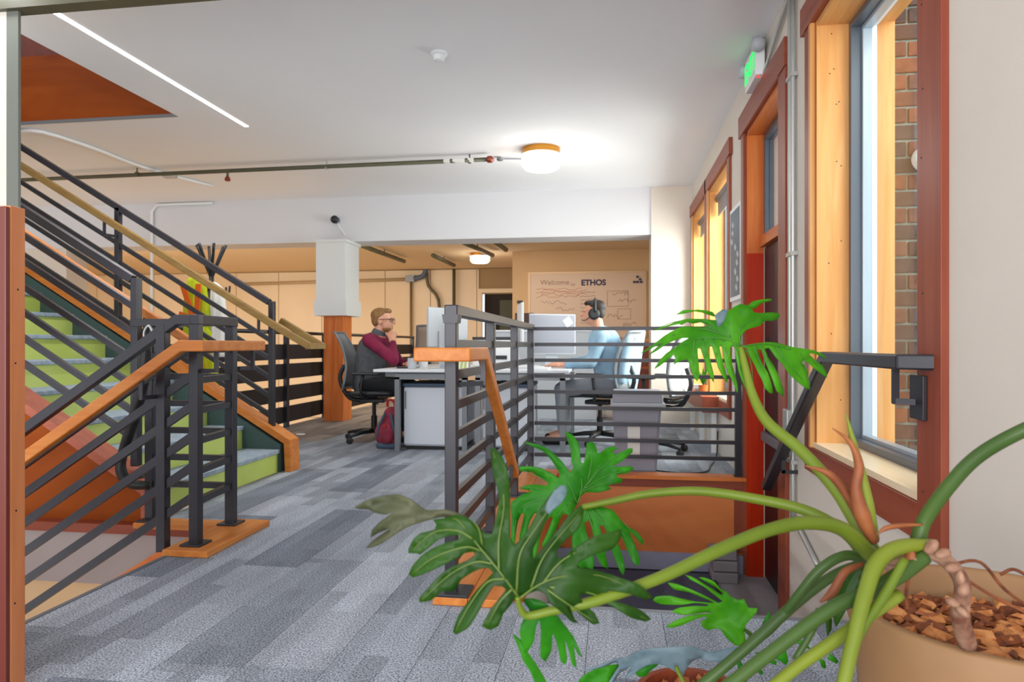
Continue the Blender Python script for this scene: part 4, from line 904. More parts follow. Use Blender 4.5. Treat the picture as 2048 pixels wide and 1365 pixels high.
person_mesh('shirt', pB, M['blue'], [(shR, elR, .07, .056), (elR, wrR-(wrR-elR)*.3, .056, .044), (shL, elL, .07, .056), (elL, wrL-(wrL-elL)*.3, .056, .044), (Vector((0, 6.6, .58)), Vector((-.08, 6.6, .97)), .15, .16), (shR+Vector((0, .03, -.01)), shL-Vector((0, .03, .01)), .075, .075), (Vector((-.125, 6.6, 1.06)), Vector((-.135, 6.6, 1.10)), .07, .064)], [], .012, 5)
person_mesh('trousers', pB, M['trous'], [c for h_, k_, a_ in zip(hips, knees, ank) for c in ((h_, k_, .09, .07), (k_, a_+Vector((0, 0, .03)), .068, .055))], [], .014, 3)
for s in (0, 1): MB().cap(ank[s]+Vector((.03, 0, -.05)), ank[s]+Vector((-.17, 0, -.06)), .045, .036).build('shoe', M['dark'], pB, smooth=True)
person_mesh('hair', pB, M['haird'], [], [(hc+Vector((.03, 0, .058)), (.098, .08, .072)), (hc+Vector((-.035, 0, .092)), (.052, .058, .03)), (hc+Vector((.062, 0, .01)), (.054, .07, .075))], .008, 3)
hp = thing('headphones', hc+Vector((0, 0, .1)), 'black over ear headphones on the man in the light blue shirt', 'headphones')
MB().tube([hc+Vector((.02, .098*math.sin(a), .02+.115*math.cos(a))) for a in [math.pi*(-.55+1.1*i/14) for i in range(15)]], .015, 8).build('headband', M['black'], hp, smooth=True)
for s in (-1, 1): MB().lathe(hc+Vector((.012, s*.075-.02, -.012)), [(.036, -.006), (.056, .006), (.056, .034), (.04, .044)], 20, axis='y').build('ear_cup', M['black'], hp, smooth=False)
MB().tube([hc+Vector((-.01, -.09, -.03)), hc+Vector((-.07, -.08, -.07)), hc+Vector((-.105, -.05, -.07))], .004, 6, 4).build('boom_mic', M['black'], hp)
# backpack
bk = thing('backpack', (-2.0, 6.05, 0), 'maroon and slate backpack on the floor beside the white cabinet', 'backpack')
person_mesh('body', bk, M['bagr'], [((-2.06, 6.08, .1), (-2.02, 6.08, .3), .105, .08)], [((-2.05, 6.08, .13), (.13, .105, .14))], .012, 4)
person_mesh('front_pocket', bk, M['bagr'], [], [((-2.04, 5.99, .14), (.075, .04, .1))], .01, 3)
MB().box((-2.14, 5.98, .003), (-1.96, 6.16, .05)).build('base_panel', M['bagg'], bk, bevel=.015)
for pts in ([(-2.13, 6.0, .1), (-2.11, 5.985, .2), (-2.05, 5.99, .33)], [(-1.95, 6.0, .1), (-1.97, 5.98, .2), (-2.0, 5.99, .32)]): MB().tube(pts, .012, 6, 4).build('strap', M['bagg'], bk)
MB().tube([(-2.05, 6.05, .38), (-2.04, 6.04, .44), (-1.99, 6.05, .43), (-1.98, 6.06, .36)], .012, 8, 4).build('haul_loop', M['redp'], bk)
MB().box((-2.06, 5.945, .2), (-2.03, 5.96, .225)).build('tag', M['redp'], bk)
# coat rack with vest
cx, cy = -3.30, 5.25
cr = thing('coat_rack', (cx, cy, 0), 'black coat stand with curved hooks behind the green stairs', 'coat rack')
MB().tube([(cx, cy, .02), (cx, cy, 1.55)], .02, 10).build('pole', M['black'], cr, smooth=True)
MB().lathe((cx, cy, 0), [(.2, 0), (.2, .012), (.03, .03)], 24).build('base', M['black'], cr)
for i in range(6):
    a = i*math.pi/3+.2; MB().tube([(cx, cy, 1.5), (cx+.05*math.cos(a), cy+.05*math.sin(a), 1.62), (cx+.12*math.cos(a), cy+.12*math.sin(a), 1.78)], .012, 8, 4).build('upper_hook', M['black'], cr, smooth=True)
    MB().tube([(cx, cy, 1.46), (cx+.08*math.cos(a), cy+.08*math.sin(a), 1.36), (cx+.14*math.cos(a), cy+.14*math.sin(a), 1.38), (cx+.15*math.cos(a), cy+.15*math.sin(a), 1.44)], .009, 8, 4).build('lower_hook', M['black'], cr, smooth=True)
hv = thing('safety_vest', (cx, cy-.1, .8), 'yellow and orange high visibility vest hanging on the coat stand', 'vest')
def drape(y, x0, x1, z0, z1, m, nm, par, ph=0, bow=.05, taper=.75):
    vs = []; nu, nv = 16, 14
    for i in range(nu+1):
        u = i/nu
        for j in range(nv+1):
            v = j/nv; a = 2*v-1; w = (x1-x0)/2*(taper+(1-taper)*min(1, u*2.5)); xc = (x0+x1)/2
            vs.append((xc+a*w, y-bow*(1-a*a)+.018*math.sin(v*17+ph+u*2)*(u+.2), z1-(z1-z0)*u-.06*a*a*(1-u)))
    f = [(i*(nv+1)+j, i*(nv+1)+j+1, (i+1)*(nv+1)+j+1, (i+1)*(nv+1)+j) for i in range(nu) for j in range(nv)]
    o = MB().add(vs, f).build(nm, m, par, smooth=True); s = o.modifiers.new('t', 'SOLIDIFY'); s.thickness = .012; return o
drape(cy-.11, cx-.19, cx+.06, .98, 1.50, M['hiv'], 'upper_panel', hv, .3)
drape(cy-.10, cx-.12, cx+.12, .35, 1.1, M['hiv'], 'lower_panel', hv, 1.3)
for (a, b) in (((cx-.17, 1.2), (cx+.05, 1.12)), ((cx-.14, 1.44), (cx-.03, 1.12)), ((cx+.0, 1.44), (cx-.02, 1.1)), ((cx-.1, .95), (cx+.1, .9)), ((cx-.02, 1.05), (cx+.08, .4)), ((cx-.11, .55), (cx+.11, .52))):
    MB().bar((a[0], cy-.18, a[1]), (b[0], cy-.18, b[1]), .01, .045, up=(0, 0, 1) if abs(a[0]-b[0]) > .12 else (1, 0, 0)).build('stripe', M['hio'], hv)
wt = thing('white_garment', (cx+.09, cy-.05, 1.1), 'white garment hanging beside the high visibility vest', 'garment')
drape(cy-.07, cx+.02, cx+.18, .85, 1.46, M['paper'], 'cloth', wt, 2.0)
# black strap hanging on the stair rail
sr = thing('black_strap', (-2.5, 3.2, .4), 'black strap with a silver clip looped over the stair railing post', 'strap')
pts = [P(293, 655, 3.45), P(290, 740, 3.45), P(270, 830, 3.45), P(245, 910, 3.44), P(243, 945, 3.43), P(262, 968, 3.42), P(300, 972, 3.42)]
MB().tube(pts, [.012, .030, .028, .024, .026, .026, .02], 8, 5).build('webbing', M['dark'], sr, smooth=True)
MB().tube([P(297, 690, 3.44), P(288, 668, 3.44), P(297, 652, 3.44), P(306, 668, 3.44), P(302, 692, 3.44)], .006, 8, 4).build('clip', M['galv'], sr, smooth=True)
# box with plants on window bench
be = thing('window_bench', (.83, 7.1, 0), 'reddish wooden ledge box below the far windows', 'bench')
MB().box((.77, 6.1, .36), (.905, 7.9, .50)).build('box_ledge', M['redy'], be, bevel=.004)
for y in (6.2, 7.0, 7.8): MB().box((.86, y-.02, 0), (.9, y+.02, .36)).build('leg', M['white'], be)
potp(.845, 6.62, .501, 'leafy green plant in an orange pot on the window ledge', 24, .2, M['orgy'])
tb = MB().lathe((.85, 6.95, .501), [(.04, 0), (.05, .02), (.055, .05), (.048, .05), (.06, .02)], 20).build('bowl', M['paper'], label='white bowl on the window ledge', cat='bowl')
# ================================================================ PLANT IN THE FOREGROUND
def Z(o, k, pts): return [(o[0]+x*k, o[1]+y*k) for x, y in pts]
def pdist(p, a, b):
    ax, ay = a; bx, by = b; dx, dy = bx-ax, by-ay; L2 = dx*dx+dy*dy or 1
    t = max(0, min(1, ((p[0]-ax)*dx+(p[1]-ay)*dy)/L2)); return math.hypot(p[0]-ax-t*dx, p[1]-ay-t*dy)
def inside(p, poly):
    c = False; n = len(poly); j = n-1
    for i in range(n):
        if (poly[i][1] > p[1]) != (poly[j][1] > p[1]) and p[0] < (poly[j][0]-poly[i][0])*(p[1]-poly[i][1])/(poly[j][1]-poly[i][1])+poly[i][0]: c = not c
        j = i
    return c
def round_poly(poly):
    o = []; n = len(poly)
    for i in range(n):
        a, b, c, d = poly[i-1], poly[i], poly[(i+1) % n], poly[(i+2) % n]
        L_ = math.hypot(c[0]-b[0], c[1]-b[1]); k = max(1, min(4, int(L_/9)))
        for j in range(k):
            t = j/k; o.append(tuple(.5*(2*b[q]+(c[q]-a[q])*t*.8+(2*a[q]*.8-(5-1.4)*b[q]*1+(4-1)*c[q]-.8*d[q]+(2*.8-1.6+.6)*0)*t*t*0+ (0))+ (0) for q in (0, 1)) if 0 else tuple(hermite(a[q], b[q], c[q], d[q], t) for q in (0, 1)))
    return o
def hermite(a, b, c, d, t):
    m0, m1 = (c-a)*.32, (d-b)*.32; t2, t3 = t*t, t*t*t
    return (2*t3-3*t2+1)*b+(t3-2*t2+t)*m0+(-2*t3+3*t2)*c+(t3-t2)*m1
def leaf_sheet(name, outline, veins, depth, m, parent, fold=.0005, step=11, thick=.0012, ripple=.004):
    out = round_poly(outline); xs = [p[0] for p in out]; ys = [p[1] for p in out]; pts = [Vector(p) for p in out]; n = len(pts)
    y = min(ys)+step/2; r = 0
    while y < max(ys):
        x = min(xs)+(step/2 if r % 2 else 0)
        while x < max(xs):
            if inside((x, y), out) and min(pdist((x, y), out[i-1], out[i]) for i in range(0, n)) > step*.45: pts.append(Vector((x, y)))
            x += step
        y += step*.87; r += 1
    vo, _, fo, *_ = geometry.delaunay_2d_cdt(pts, [], [list(range(n))], 1, .01)
    segs = [(a, b) for v in veins for a, b in zip(v, v[1:])]
    V = []
    for p in vo:
        dv = min([pdist(p, a, b) for a, b in segs]) if segs else 0
        V.append(P(p.x, p.y, depth(p.x, p.y)-fold*min(dv, 16)+ripple*math.sin(p.x*.045+p.y*.03)))
    o = MB().add(V, [list(f) for f in fo]).build(name, m, parent, smooth=True)
    s = o.modifiers.new('t', 'SOLIDIFY'); s.thickness = thick; s.offset = 0
    return o
def vein_tubes(veins, depth, parent, m, r0=.0014, off=.0015):
    mb = MB()
    for v in veins:
        pts = [P(x, y, depth(x, y)-off+.004*math.sin(x*.045+y*.03)) for x, y in v]; k = len(pts)
        mb.tube(pts, [r0*(1-.7*i/(k-1)) for i in range(k)], 6, 5)
    mb.build('veins', m, parent, smooth=True)
POTC = Vector((.546, 1.076, 0)); PZ = .57
ph = thing('potted_philodendron', (POTC.x, POTC.y, 0), 'large potted philodendron with split green leaves in a tan pot at lower right', 'plant')
# pot
R_ = .2
MB().lathe((POTC.x, POTC.y, 0), [(.15, 0), (.165, .02), (R_-.02, PZ-.08), (R_, PZ-.004), (R_-.003, PZ), (R_-.012, PZ+.001), (R_-.016, PZ-.004), (R_-.035, PZ-.07), (.001, PZ-.07)], 72, close=False).build('pot', M['clay'], ph, smooth=True)
mb = MB(); mb.lathe((POTC.x, POTC.y, PZ-.075), [(.001, .022), (.1, .018), (R_-.03, .01)], 40, close=False); mb.build('soil', M['soil'], ph, smooth=True)
random.seed(21)
for mi, mm in enumerate((M['bark1'], M['bark2'])):
    mb = MB()
    for i in range(330):
        a = random.random()*6.283; r = math.sqrt(random.random())*(R_-.045); c = Vector((POTC.x+r*math.cos(a), POTC.y+r*math.sin(a), PZ-.055+random.uniform(0, .02)))
        s = random.uniform(.007, .02); rot = Matrix.Rotation(random.random()*6.28, 3, 'Z') @ Matrix.Rotation(random.uniform(-.7, .7), 3, 'X'); vs = []
        for dx, dy, dz in ((-1, -.6, -.22), (1, -.5, -.2), (.8, .6, -.2), (-.9, .5, -.2), (-.8, -.5, .2), (.9, -.4, .24), (.7, .5, .2), (-1, .4, .18)):
            vs.append(c+rot @ Vector((dx*s*random.uniform(.7, 1.2), dy*s*random.uniform(.7, 1.2), dz*s*random.uniform(.7, 1.6))))
        mb.add(vs, [(0, 3, 2, 1), (4, 5, 6, 7), (0, 1, 5, 4), (1, 2, 6, 5), (2, 3, 7, 6), (3, 0, 4, 7)])
    mb.build('bark_chips', mm, ph, kind='stuff')
def petiole(pts, r, m, name='petiole', k=6):
    """pts: (u, v, depth); r in px"""
    w = [P(*p) for p in pts]; rr = r if isinstance(r, list) else [r]*len(pts)
    return MB().tube(w, [a*p[2]/F for a, p in zip(rr, pts)], 14, k).build(name, m, ph, smooth=True)
# main petioles
petiole([(1755, 1118, .86), (1715, 1050, .88), (1668, 975, .91), (1600, 900, .95), (1535, 845, .99), (1505, 790, 1.02), (1488, 725, 1.04), (1480, 693, 1.05)], [15, 14, 13, 12, 11, 9, 7, 5], M['stem'])
petiole([(1755, 1125, .86), (1690, 1062, .83), (1620, 1046, .8), (1540, 1060, .77), (1440, 1100, .74), (1330, 1152, .72), (1200, 1200, .70), (1105, 1222, .70), (1055, 1232, .70), (1040, 1215, .695), (1035, 1195, .69)], [17, 15, 14, 13, 13, 12, 11, 9, 8, 6, 5], M['stem'])
petiole([(1740, 1140, .9), (1700, 1075, .93), (1620, 1025, .97), (1520, 1000, 1.0), (1400, 983, 1.03), (1300, 988, 1.05), (1230, 1002, 1.06), (1165, 1015, 1.07)], [13, 12, 11, 10, 9, 8, 7, 6], M['stem'])
petiole([(1835, 1085, .84), (1850, 1040, .84), (1900, 970, .82), (1960, 910, .8), (2060, 855, .77), (2200, 800, .76), (2330, 765, .75)], [15, 14, 14, 14, 14, 11, 6], M['stemd'])
petiole([(1865, 1092, .82), (1800, 1095, .8), (1755, 1125, .78), (1730, 1190, .76), (1705, 1290, .74), (1680, 1400, .72)], [13, 15, 16, 15, 14, 13], M['stemy'])
petiole([(1735, 1120, .88), (1690, 1112, .88), (1640, 1140, .88), (1590, 1200, .89), (1540, 1262, .92), (1500, 1290, .98)], [10, 10, 10, 9, 7, 6], M['stemd'])
petiole([(1720, 1130, .9), (1670, 1150, .9), (1600, 1200, .9), (1500, 1290, .9), (1400, 1375, .9)], [10, 10, 11, 11, 11], M['stemd'])
petiole([(1850, 1115, .8), (1800, 1150, .79), (1740, 1185, .78), (1660, 1220, .77), (1550, 1300, .76), (1440, 1385, .75)], [14, 16, 15, 14, 13, 13], M['stemd'])
petiole([(1800, 1190, .79), (1740, 1230, .78), (1680, 1275, .77), (1600, 1330, .76), (1540, 1380, .75)], [12, 13, 13, 12, 12], M['stemy'])
petiole([(1810, 1120, .77), (1770, 1190, .76), (1730, 1250, .75), (1705, 1310, .74), (1690, 1400, .73)], [8, 10, 9, 8, 6], M['stem'])
petiole([(1640, 1220, .95), (1620, 1270, .95), (1590, 1320, .95)], [8, 7, 6], M['stemd'])
petiole([(1500, 1290, .98), (1502, 1272, 1.0), (1492, 1262, 1.02)], [6, 5, 4], M['stemd'])
# spear leaf and dry sheaths
petiole([(1745, 1080, .86), (1735, 1010, .86), (1718, 930, .86), (1703, 870, .86), (1692, 828, .86)], [13, 12, 9, 5, 1], M['stemy'], 'spear_leaf')
petiole([(1748, 1085, .85), (1725, 1030, .85), (1712, 980, .85), (1718, 930, .85), (1700, 885, .85), (1665, 857, .85)], [10, 15, 11, 9, 5, 1], M['dry'], 'dry_sheath')
petiole([(1735, 1070, .87), (1700, 1000, .87), (1660, 950, .87), (1610, 932, .87)], [10, 9, 8, 1], M['dry'], 'dry_sheath')
petiole([(1845, 1050, .83), (1800, 1052, .83), (1770, 1058, .83), (1755, 1070, .83)], [2, 5, 5, 1], M['dry'], 'dry_sheath')
petiole([(1725, 1128, .84), (1690, 1145, .83), (1665, 1185, .83), (1640, 1205, .83)], [4, 8, 9, 2], M['dry'], 'dry_sheath')
# knobbly stem
random.seed(5)
petiole([(1760, 1110, .86), (1800, 1130, .85), (1850, 1105, .83), (1895, 1125, .82), (1925, 1170, .81), (1920, 1230, .82), (1935, 1290, .84)], [18, 20, 15, 14, 15, 17, 17], M['root'], 'stem')
for u, v, d, r in ((1862, 1095, .80, 17), (1885, 1108, .795, 15), (1905, 1135, .79, 15), (1920, 1158, .79, 17), (1928, 1180, .785, 16), (1905, 1205, .79, 13), (1925, 1225, .8, 16), (1820, 1118, .80, 17), (1835, 1125, .795, 14), (1790, 1125, .82, 14)):
    p = P(u, v, d); MB().sph(p, (r*d/F*1.1, r*d/F*.8, r*d/F*random.uniform(.45, .7)), 12, 8, Matrix.Rotation(random.random()*3, 3, 'Y')).build('leaf_scar', M['root'] if v > 1122 or u > 1850 else M['dry'], ph, smooth=True)
for pts in ([(1900, 1130, .82), (1960, 1125, .84), (2010, 1180, .86), (2080, 1230, .86)], [(1910, 1145, .83), (1980, 1190, .82), (2060, 1230, .82)], [(2000, 1150, .95), (2030, 1140, .94), (2080, 1170, .9)], [(1820, 1140, .84), (1812, 1190, .86), (1815, 1220, .87)], [(1900, 1200, .82), (1870, 1230, .8), (1830, 1225, .8)]):
    petiole(pts, 3.2, M['bark2'], 'aerial_root')
# ---- leaf 1 (upper right, bright)
o, k = (1280, 580), .1953
d1 = lambda u, v: 1.05-.00022*(1478-u)*.5+.00035*abs(u-1478)*.35-.00012*(v-690)
v1 = [Z(o, k, q) for q in ([(1030, 580), (1015, 420), (1030, 200)], [(1030, 580), (900, 480), (600, 400), (300, 480), (80, 600)], [(1030, 580), (880, 510), (650, 490), (450, 560), (250, 680)], [(560, 500), (540, 700), (580, 900)], [(640, 500), (690, 740), (745, 920)], [(750, 500), (800, 720), (890, 920)], [(850, 510), (900, 700), (990, 1020)], [(960, 540), (1000, 640), (1050, 880), (1140, 1080)], [(1015, 420), (1130, 320), (1400, 265)], [(930, 480), (840, 350), (800, 240)], [(800, 440), (600, 320), (350, 330), (150, 410)], [(1090, 610), (1140, 780), (1160, 1000)])]
A1 = Z(o, k, [(1030, 580), (1030, 490), (1050, 450), (1090, 410), (1150, 390), (1230, 370), (1265, 330), (1290, 318), (1355, 318), (1415, 295), (1430, 265), (1415, 235), (1340, 232), (1240, 240), (1170, 232), (1140, 195), (1100, 160), (1030, 142), (970, 170), (920, 205), (880, 230), (845, 250), (800, 262), (770, 262), (740, 228), (700, 215), (590, 200), (560, 206), (440, 208), (365, 255), (440, 247), (560, 222), (640, 235), (720, 262), (765, 275), (800, 300), (760, 310), (640, 298), (480, 298), (380, 325), (280, 365), (130, 415), (200, 404), (300, 372), (400, 350), (430, 360), (480, 330), (540, 348), (620, 335), (670, 350), (680, 378), (640, 385), (560, 380), (450, 378), (390, 395), (300, 440), (250, 470), (150, 550), (0, 655), (60, 632), (170, 570), (260, 540), (330, 500), (450, 442), (560, 430), (580, 452), (520, 462), (380, 488), (280, 522), (180, 585), (90, 665), (180, 618), (250, 568), (350, 520), (440, 492), (500, 495), (440, 530), (360, 590), (270, 650), (210, 710), (148, 810), (195, 785), (280, 720), (345, 665), (365, 710), (340, 770), (400, 735), (480, 710), (510, 760), (530, 850), (560, 910), (585, 938), (605, 900), (605, 800), (590, 650), (592, 600), (620, 605), (660, 720), (690, 830), (740, 930), (755, 950), (755, 860), (725, 740), (700, 640), (708, 570), (735, 575), (760, 660), (800, 800), (850, 890), (890, 955), (895, 910), (860, 790), (835, 680), (815, 590), (828, 560), (845, 610), (865, 720), (900, 850), (940, 920), (1000, 1060), (995, 960), (960, 830), (930, 700), (925, 590), (950, 565), (972, 600), (985, 700), (1010, 830), (1040, 920), (1090, 1030), (1120, 1085), (1150, 1100), (1165, 1040), (1160, 950), (1120, 830), (1090, 700), (1075, 620), (1045, 592)])
B1 = Z(o, k, [(1048, 590), (1100, 600), (1130, 690), (1180, 780), (1210, 850), (1250, 920), (1280, 1010), (1330, 1060), (1360, 1060), (1350, 980), (1310, 850), (1260, 770), (1215, 660), (1205, 610), (1240, 615), (1290, 760), (1360, 930), (1400, 1040), (1470, 1095), (1465, 1020), (1435, 920), (1370, 780), (1310, 690), (1275, 605), (1320, 595), (1390, 690), (1460, 760), (1520, 850), (1600, 930), (1690, 1000), (1735, 1025), (1740, 970), (1715, 880), (1725, 850), (1700, 800), (1660, 750), (1668, 722), (1720, 745), (1790, 810), (1870, 870), (1915, 900), (1910, 850), (1860, 770), (1790, 720), (1725, 650), (1800, 658), (1920, 715), (1860, 650), (1780, 620), (1690, 605), (1580, 590), (1480, 565), (1380, 540), (1280, 538), (1160, 552), (1060, 572)])
LA = leaf_sheet('leaf', A1, v1, d1, M['leafA'], ph)
vb = [Z(o, k, q) for q in ([(1050, 580), (1280, 555), (1500, 600), (1750, 720), (1890, 860)], [(1160, 570), (1250, 800), (1340, 1040)], [(1240, 570), (1340, 800), (1460, 1070)], [(1380, 570), (1520, 760), (1700, 960)], [(1500, 600), (1650, 660), (1720, 980)])]
LB = leaf_sheet('leaf_half', B1, vb, d1, M['leafA'], ph)
leaf_sheet('leaf_tip', Z(o, k, [(1095, 168), (1150, 120), (1240, 100), (1350, 92), (1345, 112), (1250, 135), (1180, 190), (1140, 200)]), [Z(o, k, [(1100, 170), (1340, 100)])], lambda u, v: 1.10, M['leafA'], ph)
leaf_sheet('curled_tip', Z(o, k, [(765, 265), (800, 230), (850, 200), (900, 210), (880, 260), (860, 320), (820, 370), (795, 380), (785, 330)]), [Z(o, k, [(850, 205), (810, 370)])], lambda u, v: 1.02, M['leafG'], ph)
vein_tubes(v1, d1, LA, M['veind'], .0013, .0022); vein_tubes(vb, d1, LB, M['veind'], .0013, .0022)
leaf_sheet('leaf', [(u+850, v+75) for u, v in A1], [[(u+850, v+75) for u, v in q_] for q_ in v1], lambda u, v: .75+.0002*abs(u-2330), M['leafA'], ph)
leaf_sheet('leaf_half', [(u+850, v+75) for u, v in B1], [[(u+850, v+75) for u, v in q_] for q_ in vb], lambda u, v: .75+.0002*abs(u-2330), M['leafA'], ph)
# ---- leaf 2 (front left, olive)
d2_ = lambda u, v: .69+.00010*(v-1197)*-1*.5+.00012*abs(u-1040)*.5
A2 = [(1038, 1200), (1028, 1200), (1020, 1213), (1007, 1228), (997, 1253), (981, 1261), (964, 1253), (973, 1236), (981, 1220), (997, 1200), (1012, 1180), (1005, 1174), (988, 1172), (971, 1197), (955, 1228), (935, 1257), (911, 1270), (906, 1264), (916, 1233), (935, 1205), (955, 1179), (976, 1158), (986, 1146), (978, 1137), (960, 1138), (940, 1148), (922, 1161), (906, 1184), (885, 1182), (862, 1202), (839, 1205), (838, 1197), (857, 1176), (878, 1153), (904, 1135), (935, 1122), (950, 1110), (947, 1104), (929, 1107), (909, 1120), (888, 1130), (860, 1143), (826, 1156), (817, 1149), (823, 1135), (841, 1114), (862, 1099), (888, 1088), (914, 1081), (920, 1075), (914, 1070), (898, 1072), (878, 1079), (860, 1094), (839, 1110), (834, 1107), (817, 1107), (817, 1099), (828, 1078), (841, 1068), (870, 1060), (873, 1049), (866, 1040), (890, 1037), (913, 1030), (938, 1038), (951, 1049), (970, 1068), (984, 1069), (995, 1022), (999, 994), (988, 956), (983, 923), (981, 895), (997, 904), (1012, 931), (1018, 956), (1020, 994), (1020, 1076), (1028, 1090), (1039, 1083), (1055, 1062), (1076, 1024), (1096, 996), (1112, 978), (1128, 971), (1133, 985), (1123, 1005), (1098, 1029), (1080, 1072), (1066, 1099), (1068, 1120), (1084, 1099), (1111, 1068), (1135, 1036), (1159, 1014), (1168, 1019), (1161, 1053), (1135, 1077), (1115, 1100), (1114, 1116), (1127, 1116), (1149, 1097), (1186, 1075), (1244, 1060), (1241, 1077), (1224, 1099), (1186, 1111), (1160, 1124), (1154, 1135), (1186, 1141), (1222, 1150), (1253, 1161), (1279, 1171), (1307, 1197), (1292, 1200), (1261, 1189), (1214, 1181), (1224, 1200), (1279, 1220), (1302, 1239), (1292, 1244), (1261, 1236), (1227, 1215), (1200, 1202), (1184, 1192), (1160, 1189), (1167, 1210), (1188, 1226), (1199, 1248), (1186, 1250), (1162, 1231), (1139, 1212), (1149, 1239), (1158, 1247), (1144, 1245), (1124, 1226), (1098, 1205), (1092, 1189), (1077, 1182), (1059, 1187), (1041, 1197)]
v2 = [[(1037, 1195), (1000, 1145), (955, 1090), (920, 1045), (905, 1038)], [(985, 1128), (950, 1125), (900, 1150), (845, 1200)], [(965, 1103), (930, 1095), (870, 1115), (825, 1148)], [(945, 1078), (915, 1062), (870, 1065), (825, 1100)], [(1010, 1158), (975, 1165), (940, 1210), (912, 1262)], [(1025, 1178), (1000, 1205), (975, 1250)], [(998, 1143), (998, 1080), (1008, 1000), (987, 905)], [(1033, 1185), (1040, 1110), (1070, 1060), (1125, 980)], [(1062, 1176), (1090, 1110), (1160, 1025)], [(1040, 1197), (1075, 1172), (1120, 1155), (1200, 1152), (1300, 1195)], [(1085, 1168), (1130, 1118), (1235, 1068)], [(1100, 1175), (1190, 1190), (1295, 1240)], [(1095, 1180), (1130, 1205), (1190, 1245)], [(965, 1090), (958, 1060), (945, 1042)]]
L2_ = leaf_sheet('leaf', A2, v2, d2_, M['leafB'], ph, step=12, fold=.0003); vein_tubes(v2, d2_, L2_, M['vein'], .0014, .003)
C2 = [(1046, 1200), (1067, 1198), (1090, 1207), (1111, 1228), (1129, 1251), (1147, 1275), (1156, 1295), (1164, 1316), (1156, 1308), (1148, 1292), (1151, 1318), (1153, 1338), (1144, 1330), (1138, 1305), (1130, 1280), (1134, 1319), (1131, 1330), (1122, 1325), (1114, 1290), (1105, 1267), (1103, 1301), (1090, 1324), (1081, 1316), (1082, 1267), (1079, 1241), (1072, 1255), (1067, 1285), (1056, 1303), (1048, 1308), (1043, 1285), (1039, 1264), (1046, 1241), (1060, 1224)]
vc = [[(1055, 1232), (1058, 1260), (1052, 1300)], [(1070, 1230), (1092, 1270), (1090, 1318)], [(1085, 1225), (1115, 1265), (1130, 1325)], [(1100, 1230), (1140, 1275), (1152, 1330)]]
leaf_sheet('leaf_tip', [(1090, 1020), (1096, 1003), (1108, 983), (1120, 972), (1131, 971), (1134, 985), (1124, 1005), (1106, 1020), (1098, 1030)], [[(1093, 1022), (1127, 976)]], lambda u, v: d2_(u, v)-.004, M['leafG'], L2_)
d3_ = lambda u, v: .715+.0001*(v-1230)
leaf_sheet('leaf_half', C2, vc, d3_, M['leafC'], ph, fold=.0003); 
leaf_sheet('leaf_half', [(1025, 1268), (1041, 1281), (1056, 1306), (1074, 1332), (1092, 1363), (1098, 1385), (1080, 1385), (1062, 1347), (1046, 1321), (1036, 1293)], [[(1028, 1270), (1050, 1310), (1088, 1375)]], lambda u, v: .73, M['leafC'], ph)
D2 = [(709.5, 1016), (738, 999.5), (776, 991), (799, 990), (824, 1001), (852, 1020.5), (890, 1020), (913, 1026), (938, 1036), (919, 1040), (890, 1034), (869.5, 1038), (843, 1045), (814, 1055), (780, 1076), (757, 1091), (733, 1097), (749.5, 1079.5), (782, 1057), (757, 1066), (741, 1076), (744, 1060.5), (763, 1041.5), (786, 1026), (770.5, 1030), (749.5, 1026), (736, 1019.5)]
leaf_sheet('leaf_tip', D2, [[(935, 1037), (860, 1025), (780, 1005), (715, 1016)], [(860, 1026), (790, 1045), (740, 1090)]], lambda u, v: .72+.0001*(938-u), M['leafO'], ph, fold=.0004)
# ---- leaf 3 (middle)
o, k = (980, 850), .2418
A3 = Z(o, k, [(722, 655), (750, 590), (790, 560), (900, 560), (1000, 530), (975, 505), (1020, 490), (1090, 480), (1095, 445), (1050, 435), (1060, 410), (1140, 400), (1190, 365), (1170, 345), (1090, 345), (1010, 350), (1060, 320), (1130, 270), (1180, 225), (1180, 195), (1150, 195), (1080, 230), (1030, 250), (1015, 225), (1040, 200), (1070, 200), (1020, 180), (970, 190), (930, 220), (890, 240), (880, 190), (850, 140), (800, 150), (795, 220), (775, 320), (750, 310), (745, 220), (730, 150), (690, 90), (620, 55), (640, 120), (665, 200), (675, 300), (690, 350), (670, 395), (640, 370), (600, 310), (540, 250), (480, 200), (400, 165), (270, 140), (350, 180), (430, 215), (490, 270), (540, 340), (580, 410), (570, 440), (500, 400), (420, 360), (340, 345), (240, 350), (250, 385), (350, 390), (400, 430), (480, 480), (470, 505), (380, 495), (300, 500), (240, 525), (350, 550), (270, 575), (180, 640), (170, 680), (180, 760), (175, 960), (200, 1000), (215, 900), (230, 800), (265, 730), (285, 745), (250, 900), (240, 980), (290, 930), (330, 800), (370, 730), (390, 740), (370, 850), (350, 1000), (340, 1120), (380, 1100), (410, 950), (440, 830), (500, 760), (520, 770), (470, 900), (430, 990), (440, 1030), (500, 960), (560, 830), (600, 740), (640, 740), (660, 780), (700, 690)])
B3 = Z(o, k, [(740, 668), (735, 780), (700, 860), (680, 920), (680, 1020), (700, 1150), (760, 1190), (790, 1180), (850, 1200), (860, 1080), (800, 900), (780, 810), (820, 790), (850, 900), (880, 1080), (930, 1170), (978, 1195), (960, 1090), (920, 900), (905, 830), (940, 840), (970, 900), (1010, 1050), (1070, 1200), (1100, 1248), (1115, 1200), (1100, 1100), (1050, 960), (1085, 920), (1140, 1050), (1190, 1150), (1235, 1165), (1240, 1120), (1200, 1000), (1150, 880), (1220, 950), (1265, 1000), (1270, 960), (1220, 890), (1120, 830), (1060, 760), (1020, 710), (930, 680), (850, 690), (780, 680)])
